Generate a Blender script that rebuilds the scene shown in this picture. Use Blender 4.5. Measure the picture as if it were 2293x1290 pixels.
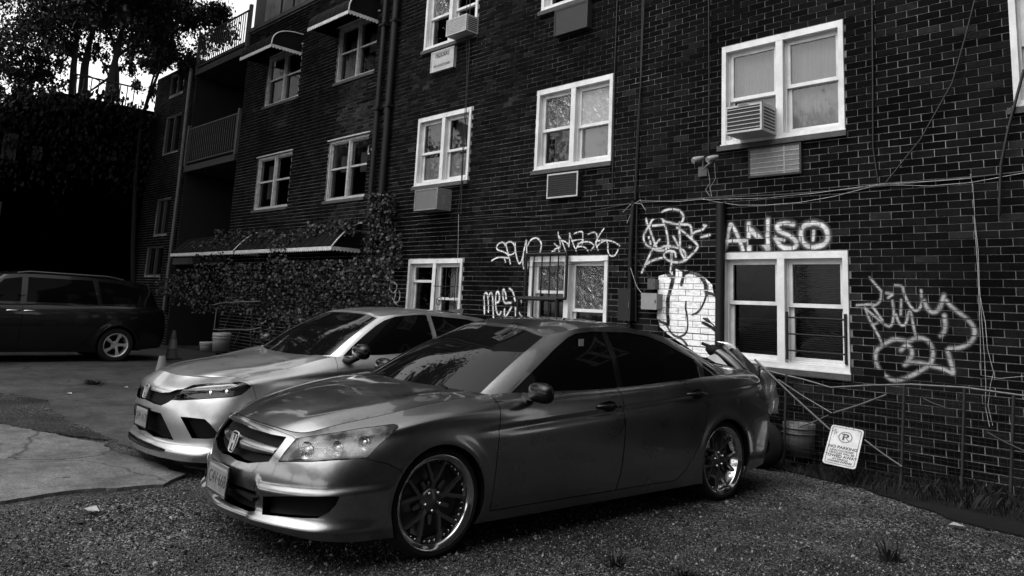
import bpy, bmesh, math, random
import numpy as np
from mathutils import Vector, Matrix
random.seed(7); rng = np.random.default_rng(7)
SC = bpy.context.scene
for o in list(bpy.data.objects): bpy.data.objects.remove(o)
COL = SC.collection
R = math.radians

# ---------------------------------------------------------------- camera
CAM_H = 1.44; FPX = 1696.836; CX = 1146.5; CY = 418.726; PW, PH = 2293, 1290
PITCH, ROLL, YAW = .15977, .0496126, .805324
_f = Vector((-math.sin(YAW)*math.cos(PITCH), math.cos(YAW)*math.cos(PITCH), math.sin(PITCH)))
_r0 = Vector((math.cos(YAW), math.sin(YAW), 0)); _u0 = _r0.cross(_f)
_r = _r0*math.cos(ROLL)+_u0*math.sin(ROLL); _u = -_r0*math.sin(ROLL)+_u0*math.cos(ROLL)
EYE = Vector((0, 0, CAM_H))
cd = bpy.data.cameras.new('camera'); cam = bpy.data.objects.new('camera', cd); COL.objects.link(cam)
cam.matrix_world = Matrix(((_r.x, _u.x, -_f.x, EYE.x), (_r.y, _u.y, -_f.y, EYE.y), (_r.z, _u.z, -_f.z, EYE.z), (0, 0, 0, 1)))
cd.sensor_fit = 'HORIZONTAL'; cd.sensor_width = 36; cd.lens = FPX/PW*36
cd.shift_y = -(PH/2-CY)/PW; cd.clip_start = .05; cd.clip_end = 2000
SC.camera = cam
SC.render.resolution_x = 1024; SC.render.resolution_y = 576

# ---------------------------------------------------------------- sky, sun, exposure (a grey, overcast day)
SUN_EL, SUN_AZ = R(60), R(196)       # azimuth clockwise from +Y
world = bpy.data.worlds.new('World'); SC.world = world; world.use_nodes = True
nt = world.node_tree; nt.nodes.clear()
sky = nt.nodes.new('ShaderNodeTexSky'); sky.sky_type = 'NISHITA'; sky.sun_disc = False
sky.sun_elevation = SUN_EL; sky.sun_rotation = SUN_AZ; sky.air_density = 1.0; sky.dust_density = 2.5; sky.ozone_density = 1.0
bw = nt.nodes.new('ShaderNodeRGBToBW'); bg = nt.nodes.new('ShaderNodeBackground'); wo = nt.nodes.new('ShaderNodeOutputWorld')
nt.links.new(sky.outputs[0], bw.inputs[0]); nt.links.new(bw.outputs[0], bg.inputs[0]); nt.links.new(bg.outputs[0], wo.inputs[0])
bg.inputs[1].default_value = .15
sl = bpy.data.lights.new('sun', 'SUN'); so = bpy.data.objects.new('sun', sl); COL.objects.link(so)
sl.energy = .5; sl.angle = R(70); sl.color = (1, 1, 1)
sd = Vector((math.sin(SUN_AZ)*math.cos(SUN_EL), math.cos(SUN_AZ)*math.cos(SUN_EL), math.sin(SUN_EL)))
so.rotation_euler = sd.to_track_quat('Z', 'Y').to_euler()
vs = SC.view_settings; vs.view_transform = 'Standard'; vs.look = 'None'; vs.exposure = 1.6; vs.gamma = 1.0; vs.use_curve_mapping = False

# ---------------------------------------------------------------- surveying: picture point -> place on a known plane
WALL_Y = 8.019
def ray(px, py): return _f+_r*((px-CX)/FPX)+_u*((CY-py)/FPX)
def on_y(px, py, Y=WALL_Y):
    d = ray(px, py); return EYE+d*(Y/d.y)
def on_x(px, py, X):
    d = ray(px, py); return EYE+d*(X/d.x)
def on_z(px, py, Z=0.0):
    d = ray(px, py); return EYE+d*((Z-CAM_H)/d.z)
def to_px(P):
    v = Vector(P)-EYE; z = v.dot(_f); return CX+FPX*v.dot(_r)/z, CY-FPX*v.dot(_u)/z

# ---------------------------------------------------------------- helpers
def tag(o, label=None, cat=None, group=None, kind=None):
    if label: o['label'] = label
    if cat: o['category'] = cat
    if group: o['group'] = group
    if kind: o['kind'] = kind
    return o
def empty(name, loc=(0, 0, 0), rz=0, label=None, cat=None, group=None):
    o = bpy.data.objects.new(name, None); COL.objects.link(o); o.location = loc; o.rotation_euler = (0, 0, rz)
    o.empty_display_size = .1
    return tag(o, label, cat, group)
class MB:
    def __init__(s): s.v = []; s.f = []; s.sm = []
    def add(s, vs, fs, smooth=False):
        b = len(s.v); s.v += [tuple(p) for p in vs]; s.f += [tuple(i+b for i in f) for f in fs]; s.sm += [smooth]*len(fs); return s
    def box(s, a, b):
        (x0, y0, z0), (x1, y1, z1) = a, b
        if x0 > x1: x0, x1 = x1, x0
        if y0 > y1: y0, y1 = y1, y0
        if z0 > z1: z0, z1 = z1, z0
        return s.add([(x0,y0,z0),(x1,y0,z0),(x1,y1,z0),(x0,y1,z0),(x0,y0,z1),(x1,y0,z1),(x1,y1,z1),(x0,y1,z1)],
            [(0,3,2,1),(4,5,6,7),(0,1,5,4),(1,2,6,5),(2,3,7,6),(3,0,4,7)])
    def obox(s, c, ax, ay, az):          # oriented box: centre and three half-axis vectors
        c, ax, ay, az = map(Vector, (c, ax, ay, az)); vs = []
        for k in (-1, 1):
            for i, j in ((-1,-1),(1,-1),(1,1),(-1,1)): vs.append(c+ax*i+ay*j+az*k)
        return s.add(vs, [(0,3,2,1),(4,5,6,7),(0,1,5,4),(1,2,6,5),(2,3,7,6),(3,0,4,7)])
    def tube(s, pts, r, n=8, cap=True, close=False):
        pts = [Vector(p) for p in pts]; rs = r if isinstance(r, (list, tuple)) else [r]*len(pts)
        rings = []; ref = None
        for i, p in enumerate(pts):
            a = pts[i-1] if i > 0 else (pts[-1] if close else p); b = pts[i+1] if i < len(pts)-1 else (pts[0] if close else p)
            t = (b-a); t = t.normalized() if t.length > 1e-9 else Vector((0,0,1))
            if ref is None: ref = t.orthogonal().normalized()
            ref = (ref-t*ref.dot(t)); ref = ref.normalized() if ref.length > 1e-6 else t.orthogonal().normalized()
            w = t.cross(ref)
            rings.append([p+(ref*math.cos(2*math.pi*k/n)+w*math.sin(2*math.pi*k/n))*rs[i] for k in range(n)])
        vs = [q for g in rings for q in g]; fs = []
        m = len(pts)
        for i in range(m if close else m-1):
            i2 = (i+1) % m
            for k in range(n): fs.append((i*n+k, i*n+(k+1) % n, i2*n+(k+1) % n, i2*n+k))
        s.add(vs, fs, True)
        if cap and not close:
            s.add(rings[0][::-1], [tuple(range(n))]); s.add(rings[-1], [tuple(range(n))])
        return s
    def lathe(s, prof, c=(0,0,0), n=32, axis='Z', smooth=True):   # prof: (radius, height)
        vs = []; fs = []; m = len(prof)
        for k in range(n):
            a = 2*math.pi*k/n
            for r, h in prof:
                p = {'Z': (r*math.cos(a), r*math.sin(a), h), 'Y': (r*math.cos(a), h, r*math.sin(a)), 'X': (h, r*math.cos(a), r*math.sin(a))}[axis]
                vs.append((p[0]+c[0], p[1]+c[1], p[2]+c[2]))
        for k in range(n):
            k2 = (k+1) % n
            for i in range(m-1):
                q = (k*m+i, k2*m+i, k2*m+i+1, k*m+i+1)
                fs.append(q if axis != 'Y' else q[::-1])
        return s.add(vs, fs, smooth)
    def prism(s, poly, off, smooth=False):          # poly: list of 3D points; off: extrusion vector
        n = len(poly); off = Vector(off); a = [Vector(p) for p in poly]; b = [p+off for p in a]
        s.add(a+b, [tuple(range(n))[::-1], tuple(range(n, 2*n))]+[(i, (i+1) % n, n+(i+1) % n, n+i) for i in range(n)])
        return s
    def build(s, name, mat, parent=None, fix=False):
        me = bpy.data.meshes.new(name); me.from_pydata(s.v, [], s.f); me.materials.append(mat)
        me.polygons.foreach_set('use_smooth', s.sm)
        if fix:
            bm = bmesh.new(); bm.from_mesh(me); bmesh.ops.recalc_face_normals(bm, faces=bm.faces); bm.to_mesh(me); bm.free()
        me.update()
        o = bpy.data.objects.new(name, me); COL.objects.link(o)
        if parent: o.parent = parent
        return o
def copy_tree(o, parent=None):
    c = o.copy(); COL.objects.link(c); c.parent = parent
    for ch in list(o.children): copy_tree(ch, c)
    return c

# ---------------------------------------------------------------- materials (black-and-white place: every colour is a grey)
MATS = {}
def g(v): return (v, v, v, 1)
def mat(name, val, rough=.6, metal=0., spec=.5, coat=0., var=0., vscale=8., bump=0., bscale=60., emit=0., detail=6, bdist=.01, var2=0., v2scale=1.5, rvar=0.):
    if name in MATS: return MATS[name]
    m = bpy.data.materials.new(name); m.use_nodes = True; t = m.node_tree; b = t.nodes['Principled BSDF']
    b.inputs['Base Color'].default_value = g(val); b.inputs['Roughness'].default_value = rough; b.inputs['Metallic'].default_value = metal
    b.inputs['Specular IOR Level'].default_value = spec
    b.inputs['Coat Weight'].default_value = coat; b.inputs['Coat Roughness'].default_value = .04
    tc = t.nodes.new('ShaderNodeTexCoord')
    if var or var2:
        n = t.nodes.new('ShaderNodeTexNoise'); n.inputs['Scale'].default_value = vscale; n.inputs['Detail'].default_value = detail; n.inputs['Roughness'].default_value = .65
        t.links.new(tc.outputs['Object'], n.inputs['Vector'])
        mr = t.nodes.new('ShaderNodeMapRange'); mr.inputs[1].default_value = .3; mr.inputs[2].default_value = .7
        mr.inputs[3].default_value = val*(1-var); mr.inputs[4].default_value = val*(1+var)
        t.links.new(n.outputs['Fac'], mr.inputs[0]); out = mr.outputs[0]
        if var2:
            n2 = t.nodes.new('ShaderNodeTexNoise'); n2.inputs['Scale'].default_value = v2scale; n2.inputs['Detail'].default_value = 4
            t.links.new(tc.outputs['Object'], n2.inputs['Vector'])
            m2 = t.nodes.new('ShaderNodeMapRange'); m2.inputs[1].default_value = .35; m2.inputs[2].default_value = .65; m2.inputs[3].default_value = 1-var2; m2.inputs[4].default_value = 1+var2
            t.links.new(n2.outputs['Fac'], m2.inputs[0])
            mu = t.nodes.new('ShaderNodeMath'); mu.operation = 'MULTIPLY'; t.links.new(out, mu.inputs[0]); t.links.new(m2.outputs[0], mu.inputs[1]); out = mu.outputs[0]
        t.links.new(out, b.inputs['Base Color'])
    if rvar:
        n3 = t.nodes.new('ShaderNodeTexNoise'); n3.inputs['Scale'].default_value = 5; n3.inputs['Detail'].default_value = 6
        t.links.new(tc.outputs['Object'], n3.inputs['Vector'])
        m3 = t.nodes.new('ShaderNodeMapRange'); m3.inputs[1].default_value = .3; m3.inputs[2].default_value = .7; m3.inputs[3].default_value = max(.02, rough-rvar); m3.inputs[4].default_value = rough+rvar
        t.links.new(n3.outputs['Fac'], m3.inputs[0]); t.links.new(m3.outputs[0], b.inputs['Roughness'])
    if bump:
        n = t.nodes.new('ShaderNodeTexNoise'); n.inputs['Scale'].default_value = bscale; n.inputs['Detail'].default_value = 5
        t.links.new(tc.outputs['Object'], n.inputs['Vector'])
        bp = t.nodes.new('ShaderNodeBump'); bp.inputs['Strength'].default_value = bump; bp.inputs['Distance'].default_value = bdist
        t.links.new(n.outputs['Fac'], bp.inputs['Height']); t.links.new(bp.outputs[0], b.inputs['Normal'])
    if emit:
        b.inputs['Emission Color'].default_value = g(1); b.inputs['Emission Strength'].default_value = emit
    MATS[name] = m; return m
# ================================================================ car bodies: lofted panels
def pchip(xs, Y, x):
    xs = np.asarray(xs, float); Y = np.asarray(Y, float); h = np.diff(xs); n = len(xs)
    dl = np.diff(Y, axis=0)/h[:, None]; m = np.zeros_like(Y)
    for i in range(1, n-1):
        w1 = 2*h[i]+h[i-1]; w2 = h[i]+2*h[i-1]; a, b = dl[i-1], dl[i]
        ok = a*b > 0
        m[i] = np.where(ok, (w1+w2)/np.where(ok, w1/np.where(a == 0, 1, a)+w2/np.where(b == 0, 1, b), 1), 0)
        sm = (a*h[i]+b*h[i-1])/(h[i]+h[i-1]); m[i] = .45*m[i]+.55*sm
    m[0] = dl[0]; m[-1] = dl[-1]
    k = np.clip(np.searchsorted(xs, x)-1, 0, n-2); t = ((x-xs[k])/h[k])[:, None]; hk = h[k][:, None]
    return (2*t**3-3*t**2+1)*Y[k]+(t**3-2*t**2+t)*hk*m[k]+(-2*t**3+3*t**2)*Y[k+1]+(t**3-t**2)*hk*m[k+1]
def curve(pts, n, sym0=False, sym1=False):
    P = [np.array(p, float) for p in pts]; fl = np.array([1, -1, 1])
    a = 0
    if sym0: P = [P[2]*fl, P[1]*fl]+P; a = 2
    if sym1: P = P+[P[-2]*fl, P[-3]*fl]
    P = np.array(P); t = np.concatenate([[0], np.cumsum(np.linalg.norm(np.diff(P, axis=0), axis=1))])
    t1 = t[a+len(pts)-1]
    return pchip(t, P, np.linspace(t[a], t1, n))
def tensor(ctrl, ns, nv, sym0=True, sym1=True):
    """ctrl [row][key] -> dense grid [nv][ns]; the keys share one parameter over all rows"""
    C = np.array(ctrl, float); nr, nk, _ = C.shape; fl = np.array([1, -1, 1]); a = 0
    if sym0: C = np.concatenate([C[:, 2:3]*fl, C[:, 1:2]*fl, C], 1); a = 2
    if sym1: C = np.concatenate([C, C[:, -2:-1]*fl, C[:, -3:-2]*fl], 1)
    t = np.concatenate([[0], np.cumsum(np.linalg.norm(np.diff(C.mean(0), axis=0), axis=1))])
    tt = np.linspace(t[a], t[a+nk-1], ns)
    rows = np.stack([pchip(t, C[i], tt) for i in range(nr)])
    v = np.concatenate([[0], np.cumsum(np.linalg.norm(np.diff(C.mean(1), axis=0), axis=1)+np.abs(np.diff(C.mean(1)[:, 2])))])
    vv = np.linspace(0, v[-1], nv)
    return pchip(v, rows.reshape(nr, -1), vv).reshape(nv, ns, 3), (tt-t[a])/(t[a+nk-1]-t[a]), (t[a:a+nk]-t[a])/(t[a+nk-1]-t[a])
def smooth_grid(G, it, sym0=True, sym1=True):
    fl = np.array([1, -1, 1])
    for _ in range(it):
        L = G[:, 1:2]*fl if sym0 else 2*G[:, :1]-G[:, 1:2]; Rr = G[:, -2:-1]*fl if sym1 else 2*G[:, -1:]-G[:, -2:-1]
        E = np.concatenate([L, G, Rr], 1); G = (E[:, :-2]+2*E[:, 1:-1]+E[:, 2:])/4
        N = G.copy(); N[1:-1] = (G[:-2]+2*G[1:-1]+G[2:])/4; G = N
    return G
def coons(c0, c1, d0, d1):
    """c0,c1: curves over s (front, rear); d0,d1: curves over t joining their starts and ends"""
    n, m = len(c0), len(d0); s = np.linspace(0, 1, n)[None, :, None]; t = np.linspace(0, 1, m)[:, None, None]
    return ((1-t)*c0[None]+t*c1[None]+(1-s)*d0[:, None]+s*d1[:, None]
        -((1-s)*(1-t)*c0[0]+s*(1-t)*c0[-1]+(1-s)*t*c1[0]+s*t*c1[-1]))
def grid_normals(G):
    du = np.gradient(G, axis=1); dv = np.gradient(G, axis=0); N = np.cross(du, dv); return N/np.maximum(np.linalg.norm(N, axis=2, keepdims=True), 1e-9)
def inside(poly, x, y):
    c = False; n = len(poly); j = n-1
    for i in range(n):
        xi, yi = poly[i]; xj, yj = poly[j]
        if (yi > y) != (yj > y) and x < (xj-xi)*(y-yi)/(yj-yi)+xi: c = not c
        j = i
    return c
class Skin:
    """dense half surface that panels are cut out of"""
    def __init__(s, G, place, out):
        nv, ns, _ = G.shape; s.place = place; s.inv = place.inverted(); s.eye = s.inv @ EYE
        N = grid_normals(G); c = G.reshape(-1, 3); 
        mid = (nv//2, ns//2); flip = np.dot(N[mid], out) < 0
        if flip: N = -N
        s.bm = bmesh.new(); s.L = s.bm.verts.layers.float_vector.new('N'); s.pid = s.bm.faces.layers.int.new('pid')
        V = []
        Nf = N.reshape(-1, 3)
        for p, q in zip(c, Nf):
            v = s.bm.verts.new(p); v[s.L] = Vector(q); V.append(v)
        for i in range(nv-1):
            for j in range(ns-1):
                q = (V[i*ns+j], V[i*ns+j+1], V[(i+1)*ns+j+1], V[(i+1)*ns+j])
                try: s.bm.faces.new(q[::-1] if flip else q)
                except ValueError: pass
        s.bm.normal_update(); s.G = G
    def uv(s, view):
        if view == 'px': return lambda p: to_px(s.place @ p)
        if view == 'side': return lambda p: (p.x, p.z)
        if view == 'front': return lambda p: (p.y, p.z)
        if view == 'top': return lambda p: (p.x, p.y)
    def plane(s, view, a, b):
        if view == 'px':
            ri = s.inv.to_3x3(); ra = ri @ ray(*a); rb = ri @ ray(*b); return s.eye, ra.cross(rb).normalized()
        if view == 'side': return Vector((a[0], 0, a[1])), Vector((b[1]-a[1], 0, -(b[0]-a[0]))).normalized()
        if view == 'front': return Vector((0, a[0], a[1])), Vector((0, b[1]-a[1], -(b[0]-a[0]))).normalized()
        if view == 'top': return Vector((a[0], a[1], 0)), Vector((b[1]-a[1], -(b[0]-a[0]), 0)).normalized()
    def cut(s, poly, view='px', flt=None, closed=True):
        f2 = s.uv(view); xs = [p[0] for p in poly]; ys = [p[1] for p in poly]
        mg = 12 if view == 'px' else .04
        bx = (min(xs)-mg, max(xs)+mg, min(ys)-mg, max(ys)+mg); cand = []
        for f in s.bm.faces:
            c = f.calc_center_median()
            if flt and not flt(c): continue
            u, v = f2(c)
            if bx[0] < u < bx[1] and bx[2] < v < bx[3]: cand.append(f)
        n = len(poly)
        for i in range(n if closed else n-1):
            a, b = poly[i], poly[(i+1) % n]
            if abs(a[0]-b[0])+abs(a[1]-b[1]) < 1e-6: continue
            co, no = s.plane(view, a, b); sel = []; rest = []
            for f in cand:
                q = [f2(v.co) for v in f.verts]
                if max(p[0] for p in q) < min(a[0], b[0])-1e-4 or min(p[0] for p in q) > max(a[0], b[0])+1e-4 or max(p[1] for p in q) < min(a[1], b[1])-1e-4 or min(p[1] for p in q) > max(a[1], b[1])+1e-4: rest.append(f)
                else: sel.append(f)
            if not sel: continue
            ge = set(sel)
            for f in sel: ge.update(f.edges); ge.update(f.verts)
            r = bmesh.ops.bisect_plane(s.bm, geom=list(ge), dist=1e-5, plane_co=co, plane_no=no)
            cand = rest+[x for x in r['geom'] if isinstance(x, bmesh.types.BMFace)]
    def mark(s, poly, pid, view='px', flt=None, only=None):
        f2 = s.uv(view); n = 0
        for f in s.bm.faces:
            if only is not None and f[s.pid] not in only: continue
            c = f.calc_center_median()
            if flt and not flt(c): continue
            if poly is None or inside(poly, *f2(c)): f[s.pid] = pid; n += 1
        return n
    def panel(s, poly, pid, view='px', flt=None, only=None): s.cut(poly, view, flt); return s.mark(poly, pid, view, flt, only)
    def take(s, pids, gap=.0022, depth=.012, sink=0., mirror='join', flange=True, largest=False):
        """returns (verts, faces, normals) of the panel, its rim pulled in by gap and turned inwards by depth"""
        pids = pids if isinstance(pids, (list, tuple, set)) else [pids]
        fs = [f for f in s.bm.faces if f[s.pid] in pids]
        if not fs: return None
        if largest:
            left_ = set(fs); best = []
            while left_:
                st = [left_.pop()]; comp = list(st)
                while st:
                    f = st.pop()
                    for e in f.edges:
                        for h in e.link_faces:
                            if h in left_: left_.discard(h); st.append(h); comp.append(h)
                if len(comp) > len(best): best = comp
            fs = best
        fset = set(fs); idx = {}; P = []; N = []; F = []
        for f in fs:
            q = []
            for v in f.verts:
                if v not in idx: idx[v] = len(P); P.append(v.co.copy()); nn = v[s.L].normalized(); N.append(nn)
                q.append(idx[v])
            F.append(q)
        shift = {}; bed = []
        for f in fs:
            for l in f.loops:
                e = l.edge
                if sum(1 for x in e.link_faces if x in fset) == 1:
                    a, b = l.vert, l.link_loop_next.vert
                    if abs(a.co.y) < 1e-4 and abs(b.co.y) < 1e-4: continue
                    bed.append((idx[a], idx[b]))
                    t = (b.co-a.co)
                    if t.length < 1e-7: continue
                    inw = N[idx[a]].cross(t.normalized())
                    for v in (a, b): shift.setdefault(idx[v], Vector()); shift[idx[v]] += inw*t.length
        for i, d in shift.items():
            if d.length > 1e-9:
                d = d.normalized()*gap
                if abs(P[i].y) < 1e-4: d.y = 0
                P[i] = P[i]+d
        if sink: P = [p-n*sink for p, n in zip(P, N)]
        if flange:
            rim = {}
            for a, b in bed:
                for i in (a, b):
                    if i not in rim:
                        d = shift.get(i, Vector()); on = -d.normalized() if d.length > 1e-9 else N[i]
                        k = len(P); P.append(P[i].copy()); N.append(on); P.append(P[i]-N[i]*depth); N.append(on); rim[i] = k
                ra, rb = rim[a], rim[b]; F.append([rb, ra, ra+1, rb+1])
        return P, F, N
def panel_mesh(name, data, m, flip=False, join=False):
    P, F, N = data
    if flip or join:
        fl = lambda v: Vector((v.x, -v.y, v.z))
        P2 = [fl(p) for p in P]; N2 = [fl(n) for n in N]; F2 = [q[::-1] for q in F]
        if flip: P, N, F = P2, N2, F2
        else:
            b = len(P); P = P+P2; N = N+N2; F = F+[[i+b for i in q] for q in F2]
    me = bpy.data.meshes.new(name); me.from_pydata([tuple(p) for p in P], [], F); me.materials.append(m)
    me.polygons.foreach_set('use_smooth', [True]*len(me.polygons))
    me.normals_split_custom_set_from_vertices([tuple(n) for n in N])
    me.update(); return me
def panel_obj(name, data, m, parent, mode='join'):
    """mode join: one object over both halves; pair: two objects; left: one side only"""
    if data is None: return []
    r = []
    for k in ((None,) if mode in ('join', 'left') else (0, 1)):
        me = panel_mesh(name, data, m, flip=(k == 1), join=(mode == 'join'))
        o = bpy.data.objects.new(name, me); COL.objects.link(o); o.parent = parent; r.append(o)
    return r
def recess(data, vec):
    """pocket: the same outline moved back by vec with walls"""
    P, F, N = data; vec = Vector(vec); cnt = {}
    for q in F:
        for i in range(len(q)):
            a, b = q[i], q[(i+1) % len(q)]; cnt[(a, b)] = 1
    n = len(P); P2 = [p+vec for p in P]+list(P); N2 = list(N)+list(N); F2 = [list(q) for q in F]
    for (a, b) in cnt:
        if (b, a) not in cnt and not (abs(P[a].y) < 1e-4 and abs(P[b].y) < 1e-4): F2.append([a, b, b+n, a+n])
    return P2, F2, N2
# ================================================================ near car: grey four-door sedan
def place_m(x, y, deg): return Matrix.Translation((x, y, 0)) @ Matrix.Rotation(R(deg), 4, 'Z')
def cp(pts, ox, oy, sc): return [(ox+a/sc, oy+b/sc) for a, b in pts]
paint_a = mat('paint_grey', .165, .31, metal=1., coat=1., rvar=.05, var=.08, vscale=40)
paint_b = mat('paint_pale', .42, .32, metal=.88, coat=.9, rvar=.05, var=.06, vscale=40)
paint_c = mat('paint_black', .03, .22, metal=.95, coat=.5)
car_glass = mat('car_glass', .003, .03, spec=.28)
black_plastic = mat('black_plastic', .005, .6, spec=.08)
gloss_black = mat('gloss_black', .004, .2, spec=.25)
underbody = mat('underbody', .004, .9, spec=.1)
rubber = mat('rubber', .008, .85, spec=.2)
chrome = mat('chrome', .6, .12, metal=1.)
badge = mat('badge_metal', .34, .35, metal=.4)
gunmetal = mat('gunmetal', .13, .3, metal=.85)
lip_metal = mat('polished_lip', .48, .12, metal=1.)
side_glass = mat('tinted_glass', .002, .04, spec=.06)
reflector_m = mat('reflector', .25, .25, metal=1.)
alloy = mat('alloy', .5, .3, metal=.7)
plate_white = mat('plate_white', .24, .5, var=.1, vscale=40)
ink = mat('ink', .01, .6)
lamp_grey = mat('lamp_housing', .06, .4, metal=.4, var=.4, vscale=30, bump=.5, bscale=45)
def lens_mat():
    m = bpy.data.materials.new('lamp_lens'); m.use_nodes = True; t = m.node_tree; b = t.nodes['Principled BSDF']
    b.inputs['Base Color'].default_value = g(.42); b.inputs['Roughness'].default_value = .10; b.inputs['Coat Weight'].default_value = .4
    tr = t.nodes.new('ShaderNodeBsdfTransparent'); mx = t.nodes.new('ShaderNodeMixShader')
    n = t.nodes.new('ShaderNodeTexNoise'); n.inputs['Scale'].default_value = 9; tc = t.nodes.new('ShaderNodeTexCoord'); t.links.new(tc.outputs['Object'], n.inputs['Vector'])
    mr = t.nodes.new('ShaderNodeMapRange'); mr.inputs[1].default_value = .35; mr.inputs[2].default_value = .65; mr.inputs[3].default_value = .05; mr.inputs[4].default_value = .42
    t.links.new(n.outputs['Fac'], mr.inputs[0]); t.links.new(mr.outputs[0], mx.inputs[0])
    t.links.new(tr.outputs[0], mx.inputs[1]); t.links.new(b.outputs[0], mx.inputs[2])
    t.links.new(mx.outputs[0], t.nodes['Material Output'].inputs[0]); return m
lens = lens_mat()
def clear_lens():
    m = bpy.data.materials.new('clear_lens'); m.use_nodes = True; t = m.node_tree; t.nodes.remove(t.nodes['Principled BSDF']); tr = t.nodes.new('ShaderNodeBsdfTransparent'); gl = t.nodes.new('ShaderNodeBsdfGlossy'); gl.inputs['Roughness'].default_value = .03; fr = t.nodes.new('ShaderNodeFresnel'); fr.inputs[0].default_value = 1.45; mx = t.nodes.new('ShaderNodeMixShader')
    t.links.new(fr.outputs[0], mx.inputs[0]); t.links.new(tr.outputs[0], mx.inputs[1]); t.links.new(gl.outputs[0], mx.inputs[2]); t.links.new(mx.outputs[0], t.nodes['Material Output'].inputs[0]); return m
lens_clear = clear_lens()
def text_mesh(body, size, mat_, name, parent, mw, extrude=.0006, align='CENTER', sx=1., bold=0.):
    cu = bpy.data.curves.new(name, 'FONT'); cu.body = body; cu.size = size; cu.extrude = extrude; cu.align_x = align; cu.align_y = 'CENTER'; cu.resolution_u = 3; cu.offset = bold
    ob = bpy.data.objects.new(name, cu); COL.objects.link(ob)
    dg = bpy.context.evaluated_depsgraph_get(); me = bpy.data.meshes.new_from_object(ob.evaluated_get(dg)); bpy.data.objects.remove(ob)
    me.transform(Matrix.Diagonal((sx, 1, 1, 1))); me.materials.clear(); me.materials.append(mat_)
    o = bpy.data.objects.new(name, me); COL.objects.link(o); o.parent = parent; o.matrix_local = mw; return o
def frame_m(loc, xa, ya):
    xa = Vector(xa).normalized(); ya = Vector(ya); ya = (ya-xa*ya.dot(xa)).normalized(); za = xa.cross(ya)
    return Matrix(((xa.x, ya.x, za.x, loc[0]), (xa.y, ya.y, za.y, loc[1]), (xa.z, ya.z, za.z, loc[2]), (0, 0, 0, 1)))

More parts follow.
